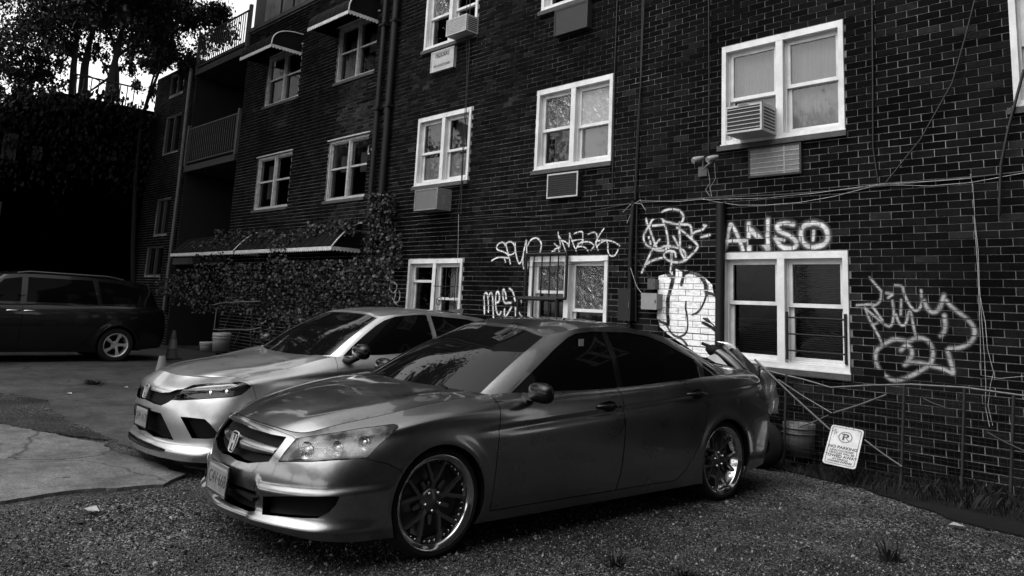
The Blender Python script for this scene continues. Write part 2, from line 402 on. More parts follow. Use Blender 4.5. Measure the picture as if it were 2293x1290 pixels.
def wheel_mesh(parent, loc, side, style, rim_r, tyre_r, width, spin=0.):
    """side +1: outer face towards +Y. wheel > tyre, spoke, hub, lug_nut"""
    S = side; w = MB()
    if style == 'deep':
        prof = [(rim_r*.55, -width*.95), (rim_r*.80, -width*.93), (rim_r*.82, -.075), (rim_r*.855, -.066), (rim_r*.865, -.03), (rim_r*.9, -.018), (rim_r*.965, -.006), (rim_r*1.0, 0), (rim_r*1.01, -.004), (rim_r*1.005, -.014), (rim_r*.97, -.02)]
    else:
        prof = [(rim_r*.5, -width*.95), (rim_r*.84, -width*.9), (rim_r*.87, -.05), (rim_r*.93, -.012), (rim_r*.98, -.002), (rim_r*1.01, -.006), (rim_r*1.0, -.02)]
    w.lathe([(r, h*S) for r, h in prof], n=56, axis='Y')
    wo_ = w.build('wheel', lip_metal if style == 'deep' else alloy, parent, fix=True); wo_.location = loc
    t = MB(); tw = width
    tp = [(rim_r*.97, -.012), (rim_r*1.03, -.001), (tyre_r*.93, .0), (tyre_r*.975, -.010), (tyre_r*.995, -.028), (tyre_r, -.06), (tyre_r, -tw+.06), (tyre_r*.99, -tw+.02), (tyre_r*.94, -tw), (rim_r*.97, -tw)]
    t.lathe([(r, h*S) for r, h in tp], n=56, axis='Y'); t.build('tyre', rubber, wo_, fix=True)
    bk = MB(); bk.lathe([(rim_r*.02, -.105*S), (rim_r*.78, -.105*S), (rim_r*.78, -.125*S), (.01, -.125*S)], n=40, axis='Y'); bk.build('brake_disc', gunmetal if style == 'deep' else underbody, wo_, fix=True)
    def bar(mb, a0, r0, a1, r1, w0, w1, y0, y1, th=.022):
        p0 = Vector((math.cos(a0)*r0, 0, math.sin(a0)*r0)); p1 = Vector((math.cos(a1)*r1, 0, math.sin(a1)*r1)); d = (p1-p0).normalized(); q = Vector((-d.z, 0, d.x))
        vs = []
        for p, ww, y in ((p0, w0, y0), (p1, w1, y1)):
            for yy, k in ((y, .72), (y-th, 1.)):
                for sg in (-1, 1): vs.append((p.x+q.x*ww*sg*k, yy*S, p.z+q.z*ww*sg*k))
        mb.add(vs, [(0,1,5,4), (2,6,7,3), (0,4,6,2), (1,3,7,5), (4,5,7,6), (0,2,3,1)])
    n = 5; sm = gunmetal if style == 'deep' else alloy
    for k in range(n):
        a = spin+2*math.pi*k/n; s = MB()
        if style == 'deep':
            bar(s, a, .03, a, rim_r*.42, .022, .016, -.062, -.05)
            for sg in (-1, 1): bar(s, a+sg*.04, rim_r*.38, a+sg*.30, rim_r*.87, .014, .011, -.05, -.038)
            a2 = a+math.pi/n
            for sg in (-1, 1): bar(s, a2+sg*.10, rim_r*.3, a2+sg*.03, rim_r*.5, .010, .008, -.068, -.062)
        else:
            bar(s, a, .03, a+.06, rim_r*.5, .030, .026, -.03, -.02); bar(s, a+.06, rim_r*.48, a+.12, rim_r*.93, .026, .042, -.02, -.016)
        s.build('spoke', sm, wo_, fix=True)
    h = MB(); h.lathe([(.0, -.046*S), (.03, -.046*S), (.034, -.05*S), (.062, -.056*S), (.075, -.07*S), (.075, -.10*S)], n=24, axis='Y')
    h.build('hub', sm, wo_, fix=True)
    for k in range(5):
        a = spin+.63+2*math.pi*k/5; q = MB(); q.lathe([(.0, -.036*S), (.009, -.038*S), (.011, -.06*S), (.011, -.075*S)], c=(math.cos(a)*.054, 0, math.sin(a)*.054), n=8, axis='Y'); q.build('lug_nut', chrome, wo_, fix=True)
    if style == 'deep':
        q = MB()
        for k in range(40):
            a = 2*math.pi*k/40; q.lathe([(.0, -.052*S), (.0042, -.054*S), (.0042, -.066*S)], c=(math.cos(a)*rim_r*.835, 0, math.sin(a)*rim_r*.835), n=6, axis='Y')
        q.build('rim_bolts', chrome, wo_, fix=True)['kind'] = 'stuff'
    return wo_

def circle_poly(cx, cz, r, n=40): return [(cx+r*math.cos(2*math.pi*k/n), cz+r*math.sin(2*math.pi*k/n)) for k in range(n)]
def sstep(a, b, x): t = np.clip((x-a)/(b-a), 0, 1); return t*t*(3-2*t)

def honda_mark(parent, c, w, h, back):
    """upright rounded badge with a letter H, facing +X (leaning with back)"""
    nx = Vector((1, 0, back)).normalized(); up = Vector((-back, 0, 1)).normalized(); yy = Vector((0, 1, 0)); c = Vector(c)
    b = MB(); ring = []
    for k in range(28):
        a = 2*math.pi*k/28; ca, sa = math.cos(a), math.sin(a); e = .5
        u_ = math.copysign(abs(ca)**e, ca)*w/2; v_ = math.copysign(abs(sa)**e, sa)*h/2
        u_ *= 1+.12*(v_/(h/2)); ring.append(c+yy*u_+up*v_)
    b.tube(ring, .004, 8, close=True)
    for sg in (-1, 1): b.obox(c+yy*sg*w*.22, yy*.0095, up*h*.38, nx*.005)
    b.obox(c, yy*w*.2, up*.009, nx*.005)
    o = b.build('emblem', badge, parent, fix=True); o['label'] = 'chrome letter H badge'
    p = MB(); p.add([q-nx*.004 for q in ring], [tuple(range(28))]); p.build('emblem_back', gloss_black, parent, fix=True)
    return o
def plate(parent, loc, tilt, txt, frame=True, yaw=0.):
    """number plate facing +X; returns the plate object"""
    b = MB(); b.box((-.008, -.165, -.085), (.0, .165, .085)); pl = b.build('license_plate', black_plastic, parent)
    f = MB(); f.box((0, -.152, -.076), (.004, .152, .076)); f.build('plate_face', mat('plate_face', .12, .5, var=.25, vscale=25), pl)
    fr = MB()
    for z in (-.08, .08): fr.box((0, -.162, z-.006), (.007, .162, z+.006))
    for y in (-.157, .157): fr.box((0, y-.006, -.074), (.0065, y+.006, .074))
    fr.build('plate_frame', chrome if frame else black_plastic, pl)
    text_mesh(txt, .098, ink, 'plate_text', pl, frame_m((.0045, 0, -.006), (0, 1, 0), (0, 0, 1)), sx=.8)
    bd = MB(); bd.box((.004, -.14, .052), (.0048, .14, .068)); bd.build('plate_band', mat('plate_band', .2, .5), pl)
    pl.location = loc; pl.rotation_euler = (0, -tilt, yaw); return pl

def car_common(root, place, sk, gh, spec):
    pass

def build_accord():
    X0, Y0, DEG = -4.474, 3.038, -94.38
    root = empty('parked_car', (X0, Y0, 0), R(DEG), 'grey sedan with deep polished wheels and dark windows, nearest car on the gravel', 'car')
    pm = place_m(X0, Y0, DEG)
    K = [
     [(.955,0,.185),(.945,.35,.185),(.885,.62,.18),(.75,.80,.17),(.45,.875,.16),(0,.885,.16),(-.45,.875,.15),(-1.4,.87,.15),(-2.35,.875,.155),(-2.82,.885,.17),(-3.4,.86,.20),(-3.78,.74,.22),(-3.90,.42,.23),(-3.92,0,.23)],
     [(.985,0,.225),(.975,.36,.225),(.91,.64,.222),(.765,.815,.215),(.45,.895,.21),(0,.905,.22),(-.45,.893,.21),(-1.4,.888,.21),(-2.35,.893,.215),(-2.82,.905,.23),(-3.4,.88,.27),(-3.80,.76,.29),(-3.93,.43,.30),(-3.95,0,.30)],
     [(.93,0,.28),(.92,.36,.28),(.86,.62,.28),(.72,.80,.28),(.42,.893,.29),(0,.905,.31),(-.45,.908,.32),(-1.4,.908,.32),(-2.35,.91,.33),(-2.82,.91,.34),(-3.4,.885,.38),(-3.82,.77,.39),(-3.95,.44,.40),(-3.97,0,.40)],
     [(.94,0,.42),(.925,.36,.42),(.86,.62,.425),(.71,.805,.44),(.41,.90,.46),(0,.912,.46),(-.45,.918,.46),(-1.4,.92,.46),(-2.35,.92,.47),(-2.82,.915,.48),(-3.4,.89,.50),(-3.83,.78,.52),(-3.96,.45,.53),(-3.98,0,.53)],
     [(.895,0,.53),(.885,.34,.535),(.815,.585,.545),(.655,.775,.565),(.40,.885,.59),(0,.91,.60),(-.45,.92,.58),(-1.4,.922,.585),(-2.35,.92,.60),(-2.82,.915,.62),(-3.4,.885,.64),(-3.83,.77,.66),(-3.96,.45,.67),(-3.98,0,.67)],
     [(.86,0,.62),(.845,.32,.62),(.765,.545,.615),(.60,.735,.645),(.36,.855,.68),(0,.895,.72),(-.45,.912,.71),(-1.4,.918,.735),(-2.35,.912,.77),(-2.82,.905,.79),(-3.4,.865,.80),(-3.80,.74,.80),(-3.94,.43,.81),(-3.96,0,.81)],
     [(.84,0,.69),(.81,.30,.682),(.725,.505,.665),(.56,.68,.705),(.31,.795,.76),(0,.845,.815),(-.45,.862,.86),(-1.4,.866,.893),(-2.35,.858,.935),(-2.82,.845,.955),(-3.4,.80,.965),(-3.76,.66,.965),(-3.89,.38,.97),(-3.92,0,.97)],
     [(.825,0,.705),(.79,.29,.696),(.70,.485,.682),(.53,.60,.735),(.28,.69,.79),(0,.735,.845),(-.43,.775,.895),(-1.4,.825,.908),(-2.35,.815,.95),(-2.82,.80,.975),(-3.35,.74,.99),(-3.70,.60,.995),(-3.82,.35,1.0),(-3.85,0,1.0)],
    ]
    K = [[(p[0] if p[0] > -3 else -3+(p[0]+3)*.81, p[1], p[2]) for p in r_] for r_ in K]
    for i_, r_ in enumerate(K):
        f_ = (1., 1., .85, .7, .35, .2, .12, .12)[i_]
        for k_, dx in ((0, .012), (1, .055), (2, .095), (3, .085)): r_[k_] = (r_[k_][0]-dx*f_, r_[k_][1], r_[k_][2])
    G, tt, tk = tensor(K, 330, 78); R7 = G[-1].copy(); R7c = [np.array(p) for p in K[-1]]
    top = G[-1].copy(); bot = G[0].copy()
    G = smooth_grid(G, 5); G[-1] = top; G[0] = bot
    # flares round the wheels, crease along the doors, brow and lip on the front
    x, y, z = G[..., 0], G[..., 1], G[..., 2]
    for wx in (0., -2.82):
        r = np.hypot(x-wx, z-.318); y += .013*np.exp(-((r-.335)/.045)**2)*(y > .5)
    zc = .70+(.835-.70)*(-.25-x)/2.2
    fade = sstep(-.15, -.8, x)*sstep(-3.9, -3.2, x)*(y > .5)
    y -= .016*fade*(np.exp(-((z-zc+.018)/.02)**2)*(z < zc+.03)); y += .006*fade*np.exp(-((z-zc-.012)/.012)**2)
    zb = np.interp(y, [.38, .42, .80, .93], [.455, .425, .44, .475]); front = sstep(.28, .45, x)*sstep(.34, .43, y)
    out = .022*front*sstep(zb, zb-.045, z)*sstep(.19, .23, z)
    nx_, ny_ = sstep(.95, .5, y)*.8+.2, sstep(.3, .9, y)
    x += out*nx_; y += out*ny_*.8
    sk = Skin(G, pm, (0, 1, 0))
    FRONT = lambda c: c.x > .25; SIDE = lambda c: c.y > .5
    o1 = (460, 860, 3.395)
    HL, GR, LI, FG, FD, RD, BU, LP, TL, RB = range(1, 11)
    sk.panel(circle_poly(0, .316, .323), 90, 'side', SIDE); sk.panel(circle_poly(-2.82, .316, .323), 90, 'side', SIDE)
    hl = cp([(692,412),(850,388),(1000,367),(1200,333),(1430,303),(1462,312),(1468,330),(1400,392),(1300,490),(1240,560),(1050,576),(800,590),(555,590),(600,520),(650,460)], *o1)
    sk.panel(hl, HL, 'px', lambda c: c.x > .15 and c.y > .2, (0,))
    gr = cp([(150,130),(262,292),(350,340),(500,384),(614,404),(480,588),(322,600),(240,578),(100,480)], *o1)
    sk.panel(gr, GR, 'px', lambda c: c.x > .6 and c.z > .38, (0,))
    li = cp([(40,690),(232,770),(382,822),(376,965),(330,967),(180,905),(30,790)], *o1)
    sk.panel(li, LI, 'px', lambda c: c.x > .6 and c.z < .5, (0,))
    fg = cp([(440,857),(1020,857),(985,925),(930,980),(850,1018),(740,1018),(560,1004),(432,990)], *o1)
    sk.panel(fg, FG, 'px', lambda c: c.x > .4 and c.z < .5, (0,))
    fd = [(-.44,.95),(-.43,.80),(-.41,.55),(-.395,.30),(-.39,.215),(-1.53,.215),(-1.56,.35),(-1.58,.60),(-1.57,.85),(-1.55,.97)]
    rd = [(-1.55,.97),(-1.57,.85),(-1.58,.60),(-1.56,.35),(-1.53,.215),(-2.20,.215),(-2.30,.28),(-2.46,.46),(-2.54,.62),(-2.585,.80),(-2.58,.87),(-2.52,.99)]
    sk.panel(fd, FD, 'side', SIDE, (0,)); sk.panel(rd, RD, 'side', SIDE, (0,))
    # bumper: everything ahead of the arch below the lamps
    bu = [(1.1,.05),(1.1,.69),(.83,.70),(.735,.665),(.72,.62),(.47,.586),(.36,.560),(.28,.52),(.2,.3),(.2,.05)]
    sk.panel(bu, BU, 'side', lambda c: c.x > .2, (0,))
    rb = [(-4.1,.1),(-3.0,.1),(-3.1,.5),(-3.25,.62),(-3.7,.66),(-4.1,.66)]
    sk.panel(rb, RB, 'side', lambda c: c.x < -3.0, (0,))
    tl = [(-4.1,.68),(-3.78,.70),(-3.42,.78),(-3.40,.84),(-3.62,.93),(-4.1,.95)]
    sk.panel(tl, TL, 'side', lambda c: c.x < -3.3 and c.y > .3, (0,))
    sk.mark(None, LP, flt=lambda c: c.z < .213 and -2.4 < c.x < -.3, only=(0,))
    body = panel_obj('body_side', sk.take([0, LP], gap=.0015), paint_a, root, 'pair')
    bump = panel_obj('front_bumper', sk.take([BU], gap=.002), paint_a, root)[0]
    panel_obj('rear_bumper', sk.take([RB]), paint_a, root)
    panel_obj('tail_light', sk.take([TL]), mat('tail_lens', .01, .25, coat=.1), root, 'pair')
    fdo = panel_obj('front_door', sk.take([FD], gap=.0045), paint_a, root, 'pair')
    rdo = panel_obj('rear_door', sk.take([RD], gap=.0045), paint_a, root, 'pair')
    d = sk.take([HL], gap=.002, flange=False)
    for k, o in enumerate(panel_obj('headlight', recess(d, (-.075, -.05, 0)), lamp_grey, root, 'pair')):
        le = panel_mesh('lamp_lens', sk.take([HL], gap=.006, depth=.01), lens, flip=(k == 1)); lo = bpy.data.objects.new('lamp_lens', le); COL.objects.link(lo); lo.parent = o
        sg = -1 if k else 1
        ax = Vector((.9, sg*.25, 0)).normalized()
        for (cx_, cy_, cz_, rr) in ((.705, .60, .60, .055), (.575, .71, .622, .045), (.455, .79, .655, .046)):
            q = MB(); c0 = Vector((cx_, sg*cy_, cz_)); ring = []
            for rad, dp in ((rr, .0), (rr*.9, -.012), (rr*.55, -.03), (rr*.5, -.006), (rr*.3, .004), (.001, .006)): ring.append((rad, dp))
            vs = []; fs = []; u1 = ax.orthogonal().normalized(); u2 = ax.cross(u1)
            for kk in range(20):
                an = 2*math.pi*kk/20
                for rad, dp in ring: vs.append(c0+ax*dp+(u1*math.cos(an)+u2*math.sin(an))*rad)
            for kk in range(20):
                for i in range(5): fs.append((kk*6+i, ((kk+1) % 20)*6+i, ((kk+1) % 20)*6+i+1, kk*6+i+1))
            q.add(vs, fs, True); q.build('reflector', reflector_m, o, fix=True)
    gd = sk.take([GR], gap=-.002, flange=False)
    gro = panel_obj('grille', recess(gd, (-.05, 0, 0)), black_plastic, root)[0]
    # body-coloured wing bar through the grille
    bar = MB(); vs = []; fs = []
    ys = np.linspace(-.40, .40, 25)
    for yy in ys:
        t_ = abs(yy)/.40; xx = .872-.075*t_**2; zc_ = .570-.004*t_; hh = .036*(1-.35*t_)+.004
        vs += [(xx-.012, yy, zc_-hh), (xx+.012, yy, zc_-hh*.55), (xx+.010, yy, zc_+hh*.5), (xx-.018, yy, zc_+hh)]
    for i in range(24):
        for j in range(3): fs.append((i*4+j, i*4+4+j, i*4+5+j, i*4+1+j))
    bar.add(vs, fs, True); bar.build('grille_bar', paint_a, gro, fix=True)
    honda_mark(gro, (.893, 0, .572), .098, .118, .25)
    panel_obj('lower_intake', recess(sk.take([LI], gap=-.002, flange=False), (-.06, 0, 0)), black_plastic, root)
    sl_ = MB(); sl_.box((.86, -.40, .315), (.905, .40, .335)); sl_.build('intake_slat', black_plastic, root)
    for k, o in enumerate(panel_obj('fog_pocket', recess(sk.take([FG], gap=-.002, flange=False), (-.055, -.02, 0)), black_plastic, root, 'pair')):
        sg = -1 if k else 1; q = MB(); q.lathe([(.001, .012), (.034, .006), (.042, -.004), (.046, -.03)], c=(.645, sg*.69, .315), n=20, axis='X'); q.build('fog_lamp', mat('fog_lens', .03, .15), o, fix=True)
    plate(root, (.965, 0, .37), .04, 'C4V·668', yaw=0)
    # hood and trunk lid
    ci = lambda k: int(round(tk[k]*329))
    fr = curve(R7[ci(0):ci(2)+1], 26); sd_ = curve(R7[ci(2):ci(6)+1], 46)
    ce = curve([R7[0], (.74,0,.745), (.55,0,.795), (.25,0,.855), (-.05,0,.893), (-.27,0,.908)], 46)
    re = curve([(-.27,0,.908), (-.30,.30,.908), (-.36,.58,.903), tuple(R7[ci(6)])], 26)
    H = coons(fr, re, ce, sd_)
    hx, hy = H[..., 0], H[..., 1]
    yl = np.interp(hx, [-.3, .3, .65, .8], [.60, .52, .40, .34])
    H[..., 2] += .010*np.exp(-((hy-yl)/.05)**2)*sstep(.80, .55, hx)*sstep(-.35, -.1, hx)
    H = smooth_grid(H, 2, True, False); H[:, -1] = sd_; 
    hs = Skin(H, pm, (0, 0, 1)); panel_obj('hood', hs.take([0], gap=.0045), paint_a, root)
    rr_ = curve(R7[ci(11):ci(13)+1][::-1], 26); s2 = curve(R7[ci(9):ci(11)+1], 24)
    c2 = curve([(-3.28,0,1.015), (-3.42,0,1.028), (-3.58,0,1.026), tuple(R7[-1])], 24); f2 = curve([(-3.28,0,1.015), (-3.2,.45,1.005), (-3.02,.70,.985), tuple(R7[ci(9)])], 26)
    T = coons(f2, rr_, c2, s2); ts = Skin(T, pm, (0, 0, 1)); panel_obj('trunk_lid', ts.take([0], gap=.003), paint_a, root)
    # greenhouse
    Bs = [(-.25,0,.895),(-.29,.42,.893),(-.415,.735,.885),(-.58,.795,.88),(-1.0,.818,.88),(-1.6,.822,.90),(-2.4,.812,.94),(-2.95,.765,.965),(-3.17,.63,.985),(-3.28,0,1.005)]
    Tp = [(-1.10,0,1.325),(-1.105,.34,1.313),(-1.135,.548,1.270),(-1.24,.583,1.292),(-1.45,.60,1.330),(-1.85,.603,1.342),(-2.25,.592,1.300),(-2.5,.560,1.262),(-2.52,.50,1.268),(-2.46,0,1.315)]
    Md = []
    for i, (a, b) in enumerate(zip(Bs, Tp)):
        a, b = np.array(a), np.array(b); m_ = .5*(a+b); o_ = np.array([.022, 0, .022]) if i < 2 else (np.array([.014, .018, .012]) if i == 2 else (np.array([0, .022, .006]) if i < 7 else np.array([-.012, .008, .012])))
        Md.append(m_+o_)
    GG, gt, gk = tensor([Bs, Md, Tp], 260, 50); tp_, bt_ = GG[-1].copy(), GG[0].copy(); GG = smooth_grid(GG, 3); GG[-1] = tp_; GG[0] = bt_
    gs = Skin(GG, pm, (0, 1, 0))
    WS, SF, SR, QG, RW = range(1, 6)
    wsx = GG[:, :, :]; 
    # windscreen and rear window by column
    ja = int(gk[2]*259); jr = int(gk[8]*259); bmf = list(gs.bm.faces); ns_ = 260
    for n_, f in enumerate(bmf):
        i, j = divmod(n_, ns_-1)
        if j < ja-2 and 1 <= i < 47: f[gs.pid] = WS
        elif j > jr+3 and 2 <= i < 46: f[gs.pid] = RW
    o2 = (800, 680, 2.15)
    dlo = cp([(700,470),(790,380),(870,300),(950,218),(1010,165),(1050,145),(1130,134),(1300,139),(1400,158),(1480,192),(1560,237),(1618,267),(1640,300),(1654,363),(1300,404),(970,440),(700,480)], *o2)
    S2 = lambda c: c.y > .5 and c.x < -.45
    gs.panel(dlo, SF, 'px', S2, (0,))
    gs.cut([(-1.60,.8),(-1.62,1.5)], 'side', S2, closed=False); gs.cut([(-1.66,.8),(-1.68,1.5)], 'side', S2, closed=False)
    gs.mark([(-1.66,.8),(-1.68,1.5),(-3.5,1.5),(-3.5,.8)], SR, 'side', S2, (SF,)); gs.mark([(-1.60,.8),(-1.62,1.5),(-1.68,1.5),(-1.66,.8)], 7, 'side', S2, (SF,))
    qg = cp([(1660,285),(1700,308),(1752,336),(1674,358)], *o2); gs.panel(qg, QG, 'px', lambda c: c.y > .4 and c.x < -2.4, (0,))
    panel_obj('windshield', gs.take([WS], gap=.002, sink=.004), car_glass, root)
    panel_obj('rear_window', gs.take([RW], sink=.004), car_glass, root)
    panel_obj('window_pillar', gs.take([0], gap=.0), paint_a, root, 'pair'); panel_obj('door_pillar', gs.take([7], sink=.002), gloss_black, root, 'pair')
    for k, o in enumerate(panel_obj('door_window', gs.take([SF], gap=.003, sink=.006), side_glass, root, 'pair')): o.parent = fdo[k]
    for k, o in enumerate(panel_obj('door_window', gs.take([SR], gap=.003, sink=.006), side_glass, root, 'pair')): o.parent = rdo[k]
    panel_obj('quarter_window', gs.take([QG], gap=.002, sink=.004, largest=True), car_glass, root, 'pair')
    # roof
    ki = lambda k: int(round(gk[k]*259)); TR = GG[-1]
    rf = curve(TR[ki(0):ki(2)+1], 22); rs = curve(TR[ki(2):ki(8)+1], 50); rr2 = curve(TR[ki(8):ki(9)+1][::-1], 22)
    rc = curve([TR[0], (-1.35,0,1.372), (-1.7,0,1.392), (-2.1,0,1.376), TR[-1]], 50)
    RF = coons(rf, rr2, rc, rs); rsn = Skin(RF, pm, (0, 0, 1)); panel_obj('roof', rsn.take([0], gap=0., depth=.02), paint_a, root)
    # cowl, inside, underbody, arches
    q = MB()
    for (xa, ya) in [(-.27, .0)]:
        pts = [(-.22,0,.885),(-.26,.42,.885),(-.40,.74,.877)]; L_ = [(a-.03,-b,c) for a,b,c in pts[::-1]][:-1]+[(a-.03,b,c) for a,b,c in pts]
        F_ = [(p[0]+.10, p[1], p[2]+.006) for p in L_]; vs = L_+F_; n_ = len(L_); q.add(vs, [(i, i+1, n_+i+1, n_+i) for i in range(n_-1)])
    q.build('cowl', black_plastic, root, fix=True)
    for sg in (1, -1):
        w_ = MB(); w_.tube([(-.30, sg*.50, .905), (-.36, sg*.28, .925), (-.335, sg*.02-.1, .935)], .008, 6); w_.build('wiper', black_plastic, root)
    u = MB(); u.box((.66, -.60, .19), (-3.6, .60, .45)); u.box((-.42, -.86, .19), (-2.40, .86, .86)); u.box((-.9,-.5,.86), (-2.6,.5,1.15)); u.box((-3.25,-.8,.3), (-3.8,.6,.8)); u.build('cabin_inside', underbody, root)
    for wx in (0., -2.82):
        for sg in (1, -1):
            a = MB(); vs = []; fs = []
            for k in range(25):
                an = math.pi*(k/24*1.16-.08); 
                for yy in (.905, .55): vs.append((wx+.336*math.cos(an), sg*yy, .318+.336*math.sin(an)))
            for k in range(24): fs.append((k*2, k*2+1, k*2+3, k*2+2))
            a.add(vs, fs, True); a.add([(wx-.37,sg*.55,.1),(wx+.37,sg*.55,.1),(wx+.37,sg*.55,.72),(wx-.37,sg*.55,.72)], [(0,1,2,3)]); a.build('wheel_arch', underbody, root, fix=True)
            wheel_mesh(root, (wx, sg*.893, .310), sg, 'deep', .266, .312, .23, spin=.35 if wx == 0 else .8)
    # mirrors, handles, sill strip
    for k, sg in ((0, 1), (1, -1)):
        m_ = MB(); c = Vector((-.70, sg*.985, .918)); vs = []; fs = []
        for i in range(9):
            ph = math.pi*i/8
            for j in range(16):
                th = 2*math.pi*j/16; ct, st = math.cos(th), math.sin(th)
                dx = .062*math.cos(ph)*(1.0 if math.cos(ph) > 0 else .45); ry = math.sin(ph)**.6
                vs.append((c.x+dx, c.y+sg*.112*ry*math.copysign(abs(ct)**.75, ct), c.z+.066*ry*math.copysign(abs(st)**.75, st)))
        for i in range(8):
            for j in range(16): fs.append((i*16+j, i*16+(j+1) % 16, (i+1)*16+(j+1) % 16, (i+1)*16+j))
        m_.add(vs, fs, True); m_.obox((c.x, sg*.90, .885), (.03, 0, 0), (0, .07, 0), (0, 0, .022)); mo = m_.build('side_mirror', gloss_black, root, fix=True)
        for par, hx_, hz in ((fdo[k], -1.40, .80), (rdo[k], -2.41, .852)):
            yb = .918; h_ = MB(); ring = [(-.055, 0), (-.035, .022), (.0, .03), (.035, .03), (.06, .026)]
            h_.tube([(hx_-.11, sg*(yb-.01), hz-.004), (hx_-.09, sg*(yb+.028), hz), (hx_, sg*(yb+.04), hz+.004), (hx_+.08, sg*(yb+.028), hz+.002), (hx_+.10, sg*(yb-.01), hz)], [.010, .015, .017, .015, .010], 8)
            h_.build('door_handle', gloss_black, par)
            e_ = MB(); e_.add([(hx_+.075*math.cos(a_), sg*(yb+.009), hz+.038*math.sin(a_)) for a_ in [2*math.pi*i/18 for i in range(18)]], [tuple(range(18))]); e_.build('handle_recess_shade', black_plastic, par)  # flat black oval stands for the shade inside the handle recess
    st = MB(); c_ = on_y(0, 0)
    st.box((-1.35, .702, 1.20), (-1.30, .704, 1.25)); so_ = st.build('window_sticker', plate_white, root); so_.rotation_euler = (0, 0, 0)
    return root
# ================================================================ materials of the place
def attr_mat(name, attr, lo, hi, rough=.9, bump=.6, bscale=90., var=.35, obj_random=False):
    """brick: tone of its own for each piece (attribute or object random) with grain"""
    m = bpy.data.materials.new(name); m.use_nodes = True; t = m.node_tree; b = t.nodes['Principled BSDF']
    b.inputs['Roughness'].default_value = rough; b.inputs['Specular IOR Level'].default_value = .04
    if obj_random:
        a = t.nodes.new('ShaderNodeAttribute'); a.attribute_type = 'OBJECT'; a.attribute_name = 'tone'; fac = a.outputs['Fac']
    else:
        a = t.nodes.new('ShaderNodeAttribute'); a.attribute_name = attr; fac = a.outputs['Fac']
    mr = t.nodes.new('ShaderNodeMapRange'); mr.inputs[1].default_value = 0; mr.inputs[2].default_value = 1; mr.inputs[3].default_value = lo; mr.inputs[4].default_value = hi; mr.clamp = False
    t.links.new(fac, mr.inputs[0])
    tc = t.nodes.new('ShaderNodeNewGeometry'); n = t.nodes.new('ShaderNodeTexNoise'); n.inputs['Scale'].default_value = 14; n.inputs['Detail'].default_value = 8; n.inputs['Roughness'].default_value = .7
    t.links.new(tc.outputs['Position'], n.inputs['Vector'])
    m2 = t.nodes.new('ShaderNodeMapRange'); m2.inputs[1].default_value = .3; m2.inputs[2].default_value = .7; m2.inputs[3].default_value = 1-var; m2.inputs[4].default_value = 1+var
    t.links.new(n.outputs['Fac'], m2.inputs[0]); mu = t.nodes.new('ShaderNodeMath'); mu.operation = 'MULTIPLY'
    t.links.new(mr.outputs[0], mu.inputs[0]); t.links.new(m2.outputs[0], mu.inputs[1]); t.links.new(mu.outputs[0], b.inputs['Base Color'])
    nb_ = t.nodes.new('ShaderNodeTexNoise'); nb_.inputs['Scale'].default_value = .7; nb_.inputs['Detail'].default_value = 6; t.links.new(tc.outputs['Position'], nb_.inputs['Vector']); mb_ = t.nodes.new('ShaderNodeMapRange'); mb_.inputs[1].default_value = .35; mb_.inputs[2].default_value = .65; mb_.inputs[3].default_value = .55; mb_.inputs[4].default_value = 1.6; t.links.new(nb_.outputs['Fac'], mb_.inputs[0]); mu2 = t.nodes.new('ShaderNodeMath'); mu2.operation = 'MULTIPLY'; t.links.new(mu.outputs[0], mu2.inputs[0]); t.links.new(mb_.outputs[0], mu2.inputs[1]); t.links.new(mu2.outputs[0], b.inputs['Base Color'])
    n4 = t.nodes.new('ShaderNodeTexNoise'); n4.inputs['Scale'].default_value = bscale; n4.inputs['Detail'].default_value = 4; mp = t.nodes.new('ShaderNodeMapping'); mp.inputs['Scale'].default_value = (.35, 1, 1.6)
    t.links.new(tc.outputs['Position'], mp.inputs[0]); t.links.new(mp.outputs[0], n4.inputs['Vector'])
    bp = t.nodes.new('ShaderNodeBump'); bp.inputs['Strength'].default_value = bump; bp.inputs['Distance'].default_value = .006
    t.links.new(n4.outputs['Fac'], bp.inputs['Height']); t.links.new(bp.outputs[0], b.inputs['Normal'])
    return m
BRK_LO, BRK_HI = .0016, .0085
brick_m = attr_mat('brick_clay', 'tone', BRK_LO, BRK_HI)
brick_o = attr_mat('brick_clay_single', 'tone', BRK_LO, BRK_HI, obj_random=True)
mortar = mat('mortar', .185, .95, spec=.05, var=.6, vscale=4.5, var2=.5, v2scale=.8, bump=.4, bscale=120)
white_pvc = mat('white_pvc', .56, .45, var=.16, vscale=6, detail=10, var2=.12, v2scale=2., bump=.08, bscale=30)
dull_white = mat('peeling_white', .34, .7, var=.4, vscale=14, bump=.4, bscale=60)
stone_sill = mat('stone_sill', .05, .9, var=.4, vscale=9, bump=.4)
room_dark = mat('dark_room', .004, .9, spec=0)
black_iron = mat('black_iron', .008, .6, spec=.3)
ac_white = mat('ac_enamel', .36, .5, var=.2, vscale=10)
ac_grey = mat('ac_grey_metal', .16, .6, var=.35, vscale=18)
ac_dark = mat('ac_dark_metal', .009, .7, var=.5, vscale=14)
cloth_pale = mat('sheer_curtain', .26, .9, var=.12, vscale=4)
cloth_grey = mat('grey_curtain', .10, .9, var=.2, vscale=4)
blind_m = mat('blind_slats', .20, .7)
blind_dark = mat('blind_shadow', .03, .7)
panel_pale = mat('pale_board', .27, .8, var=.08, vscale=3)
zinc = mat('zinc', .065, .5, metal=.3, var=.3, vscale=10)
black_pipe = mat('black_downpipe', .007, .6, spec=.25)
cable_dark = mat('dark_cable', .006, .6); cable_white = mat('white_cable', .30, .6, var=.5, vscale=9)
awning_m = mat('awning_metal', .005, .8, spec=.1, var=.4, vscale=6); awning_trim = mat('awning_trim', .42, .6, var=.3, vscale=12)
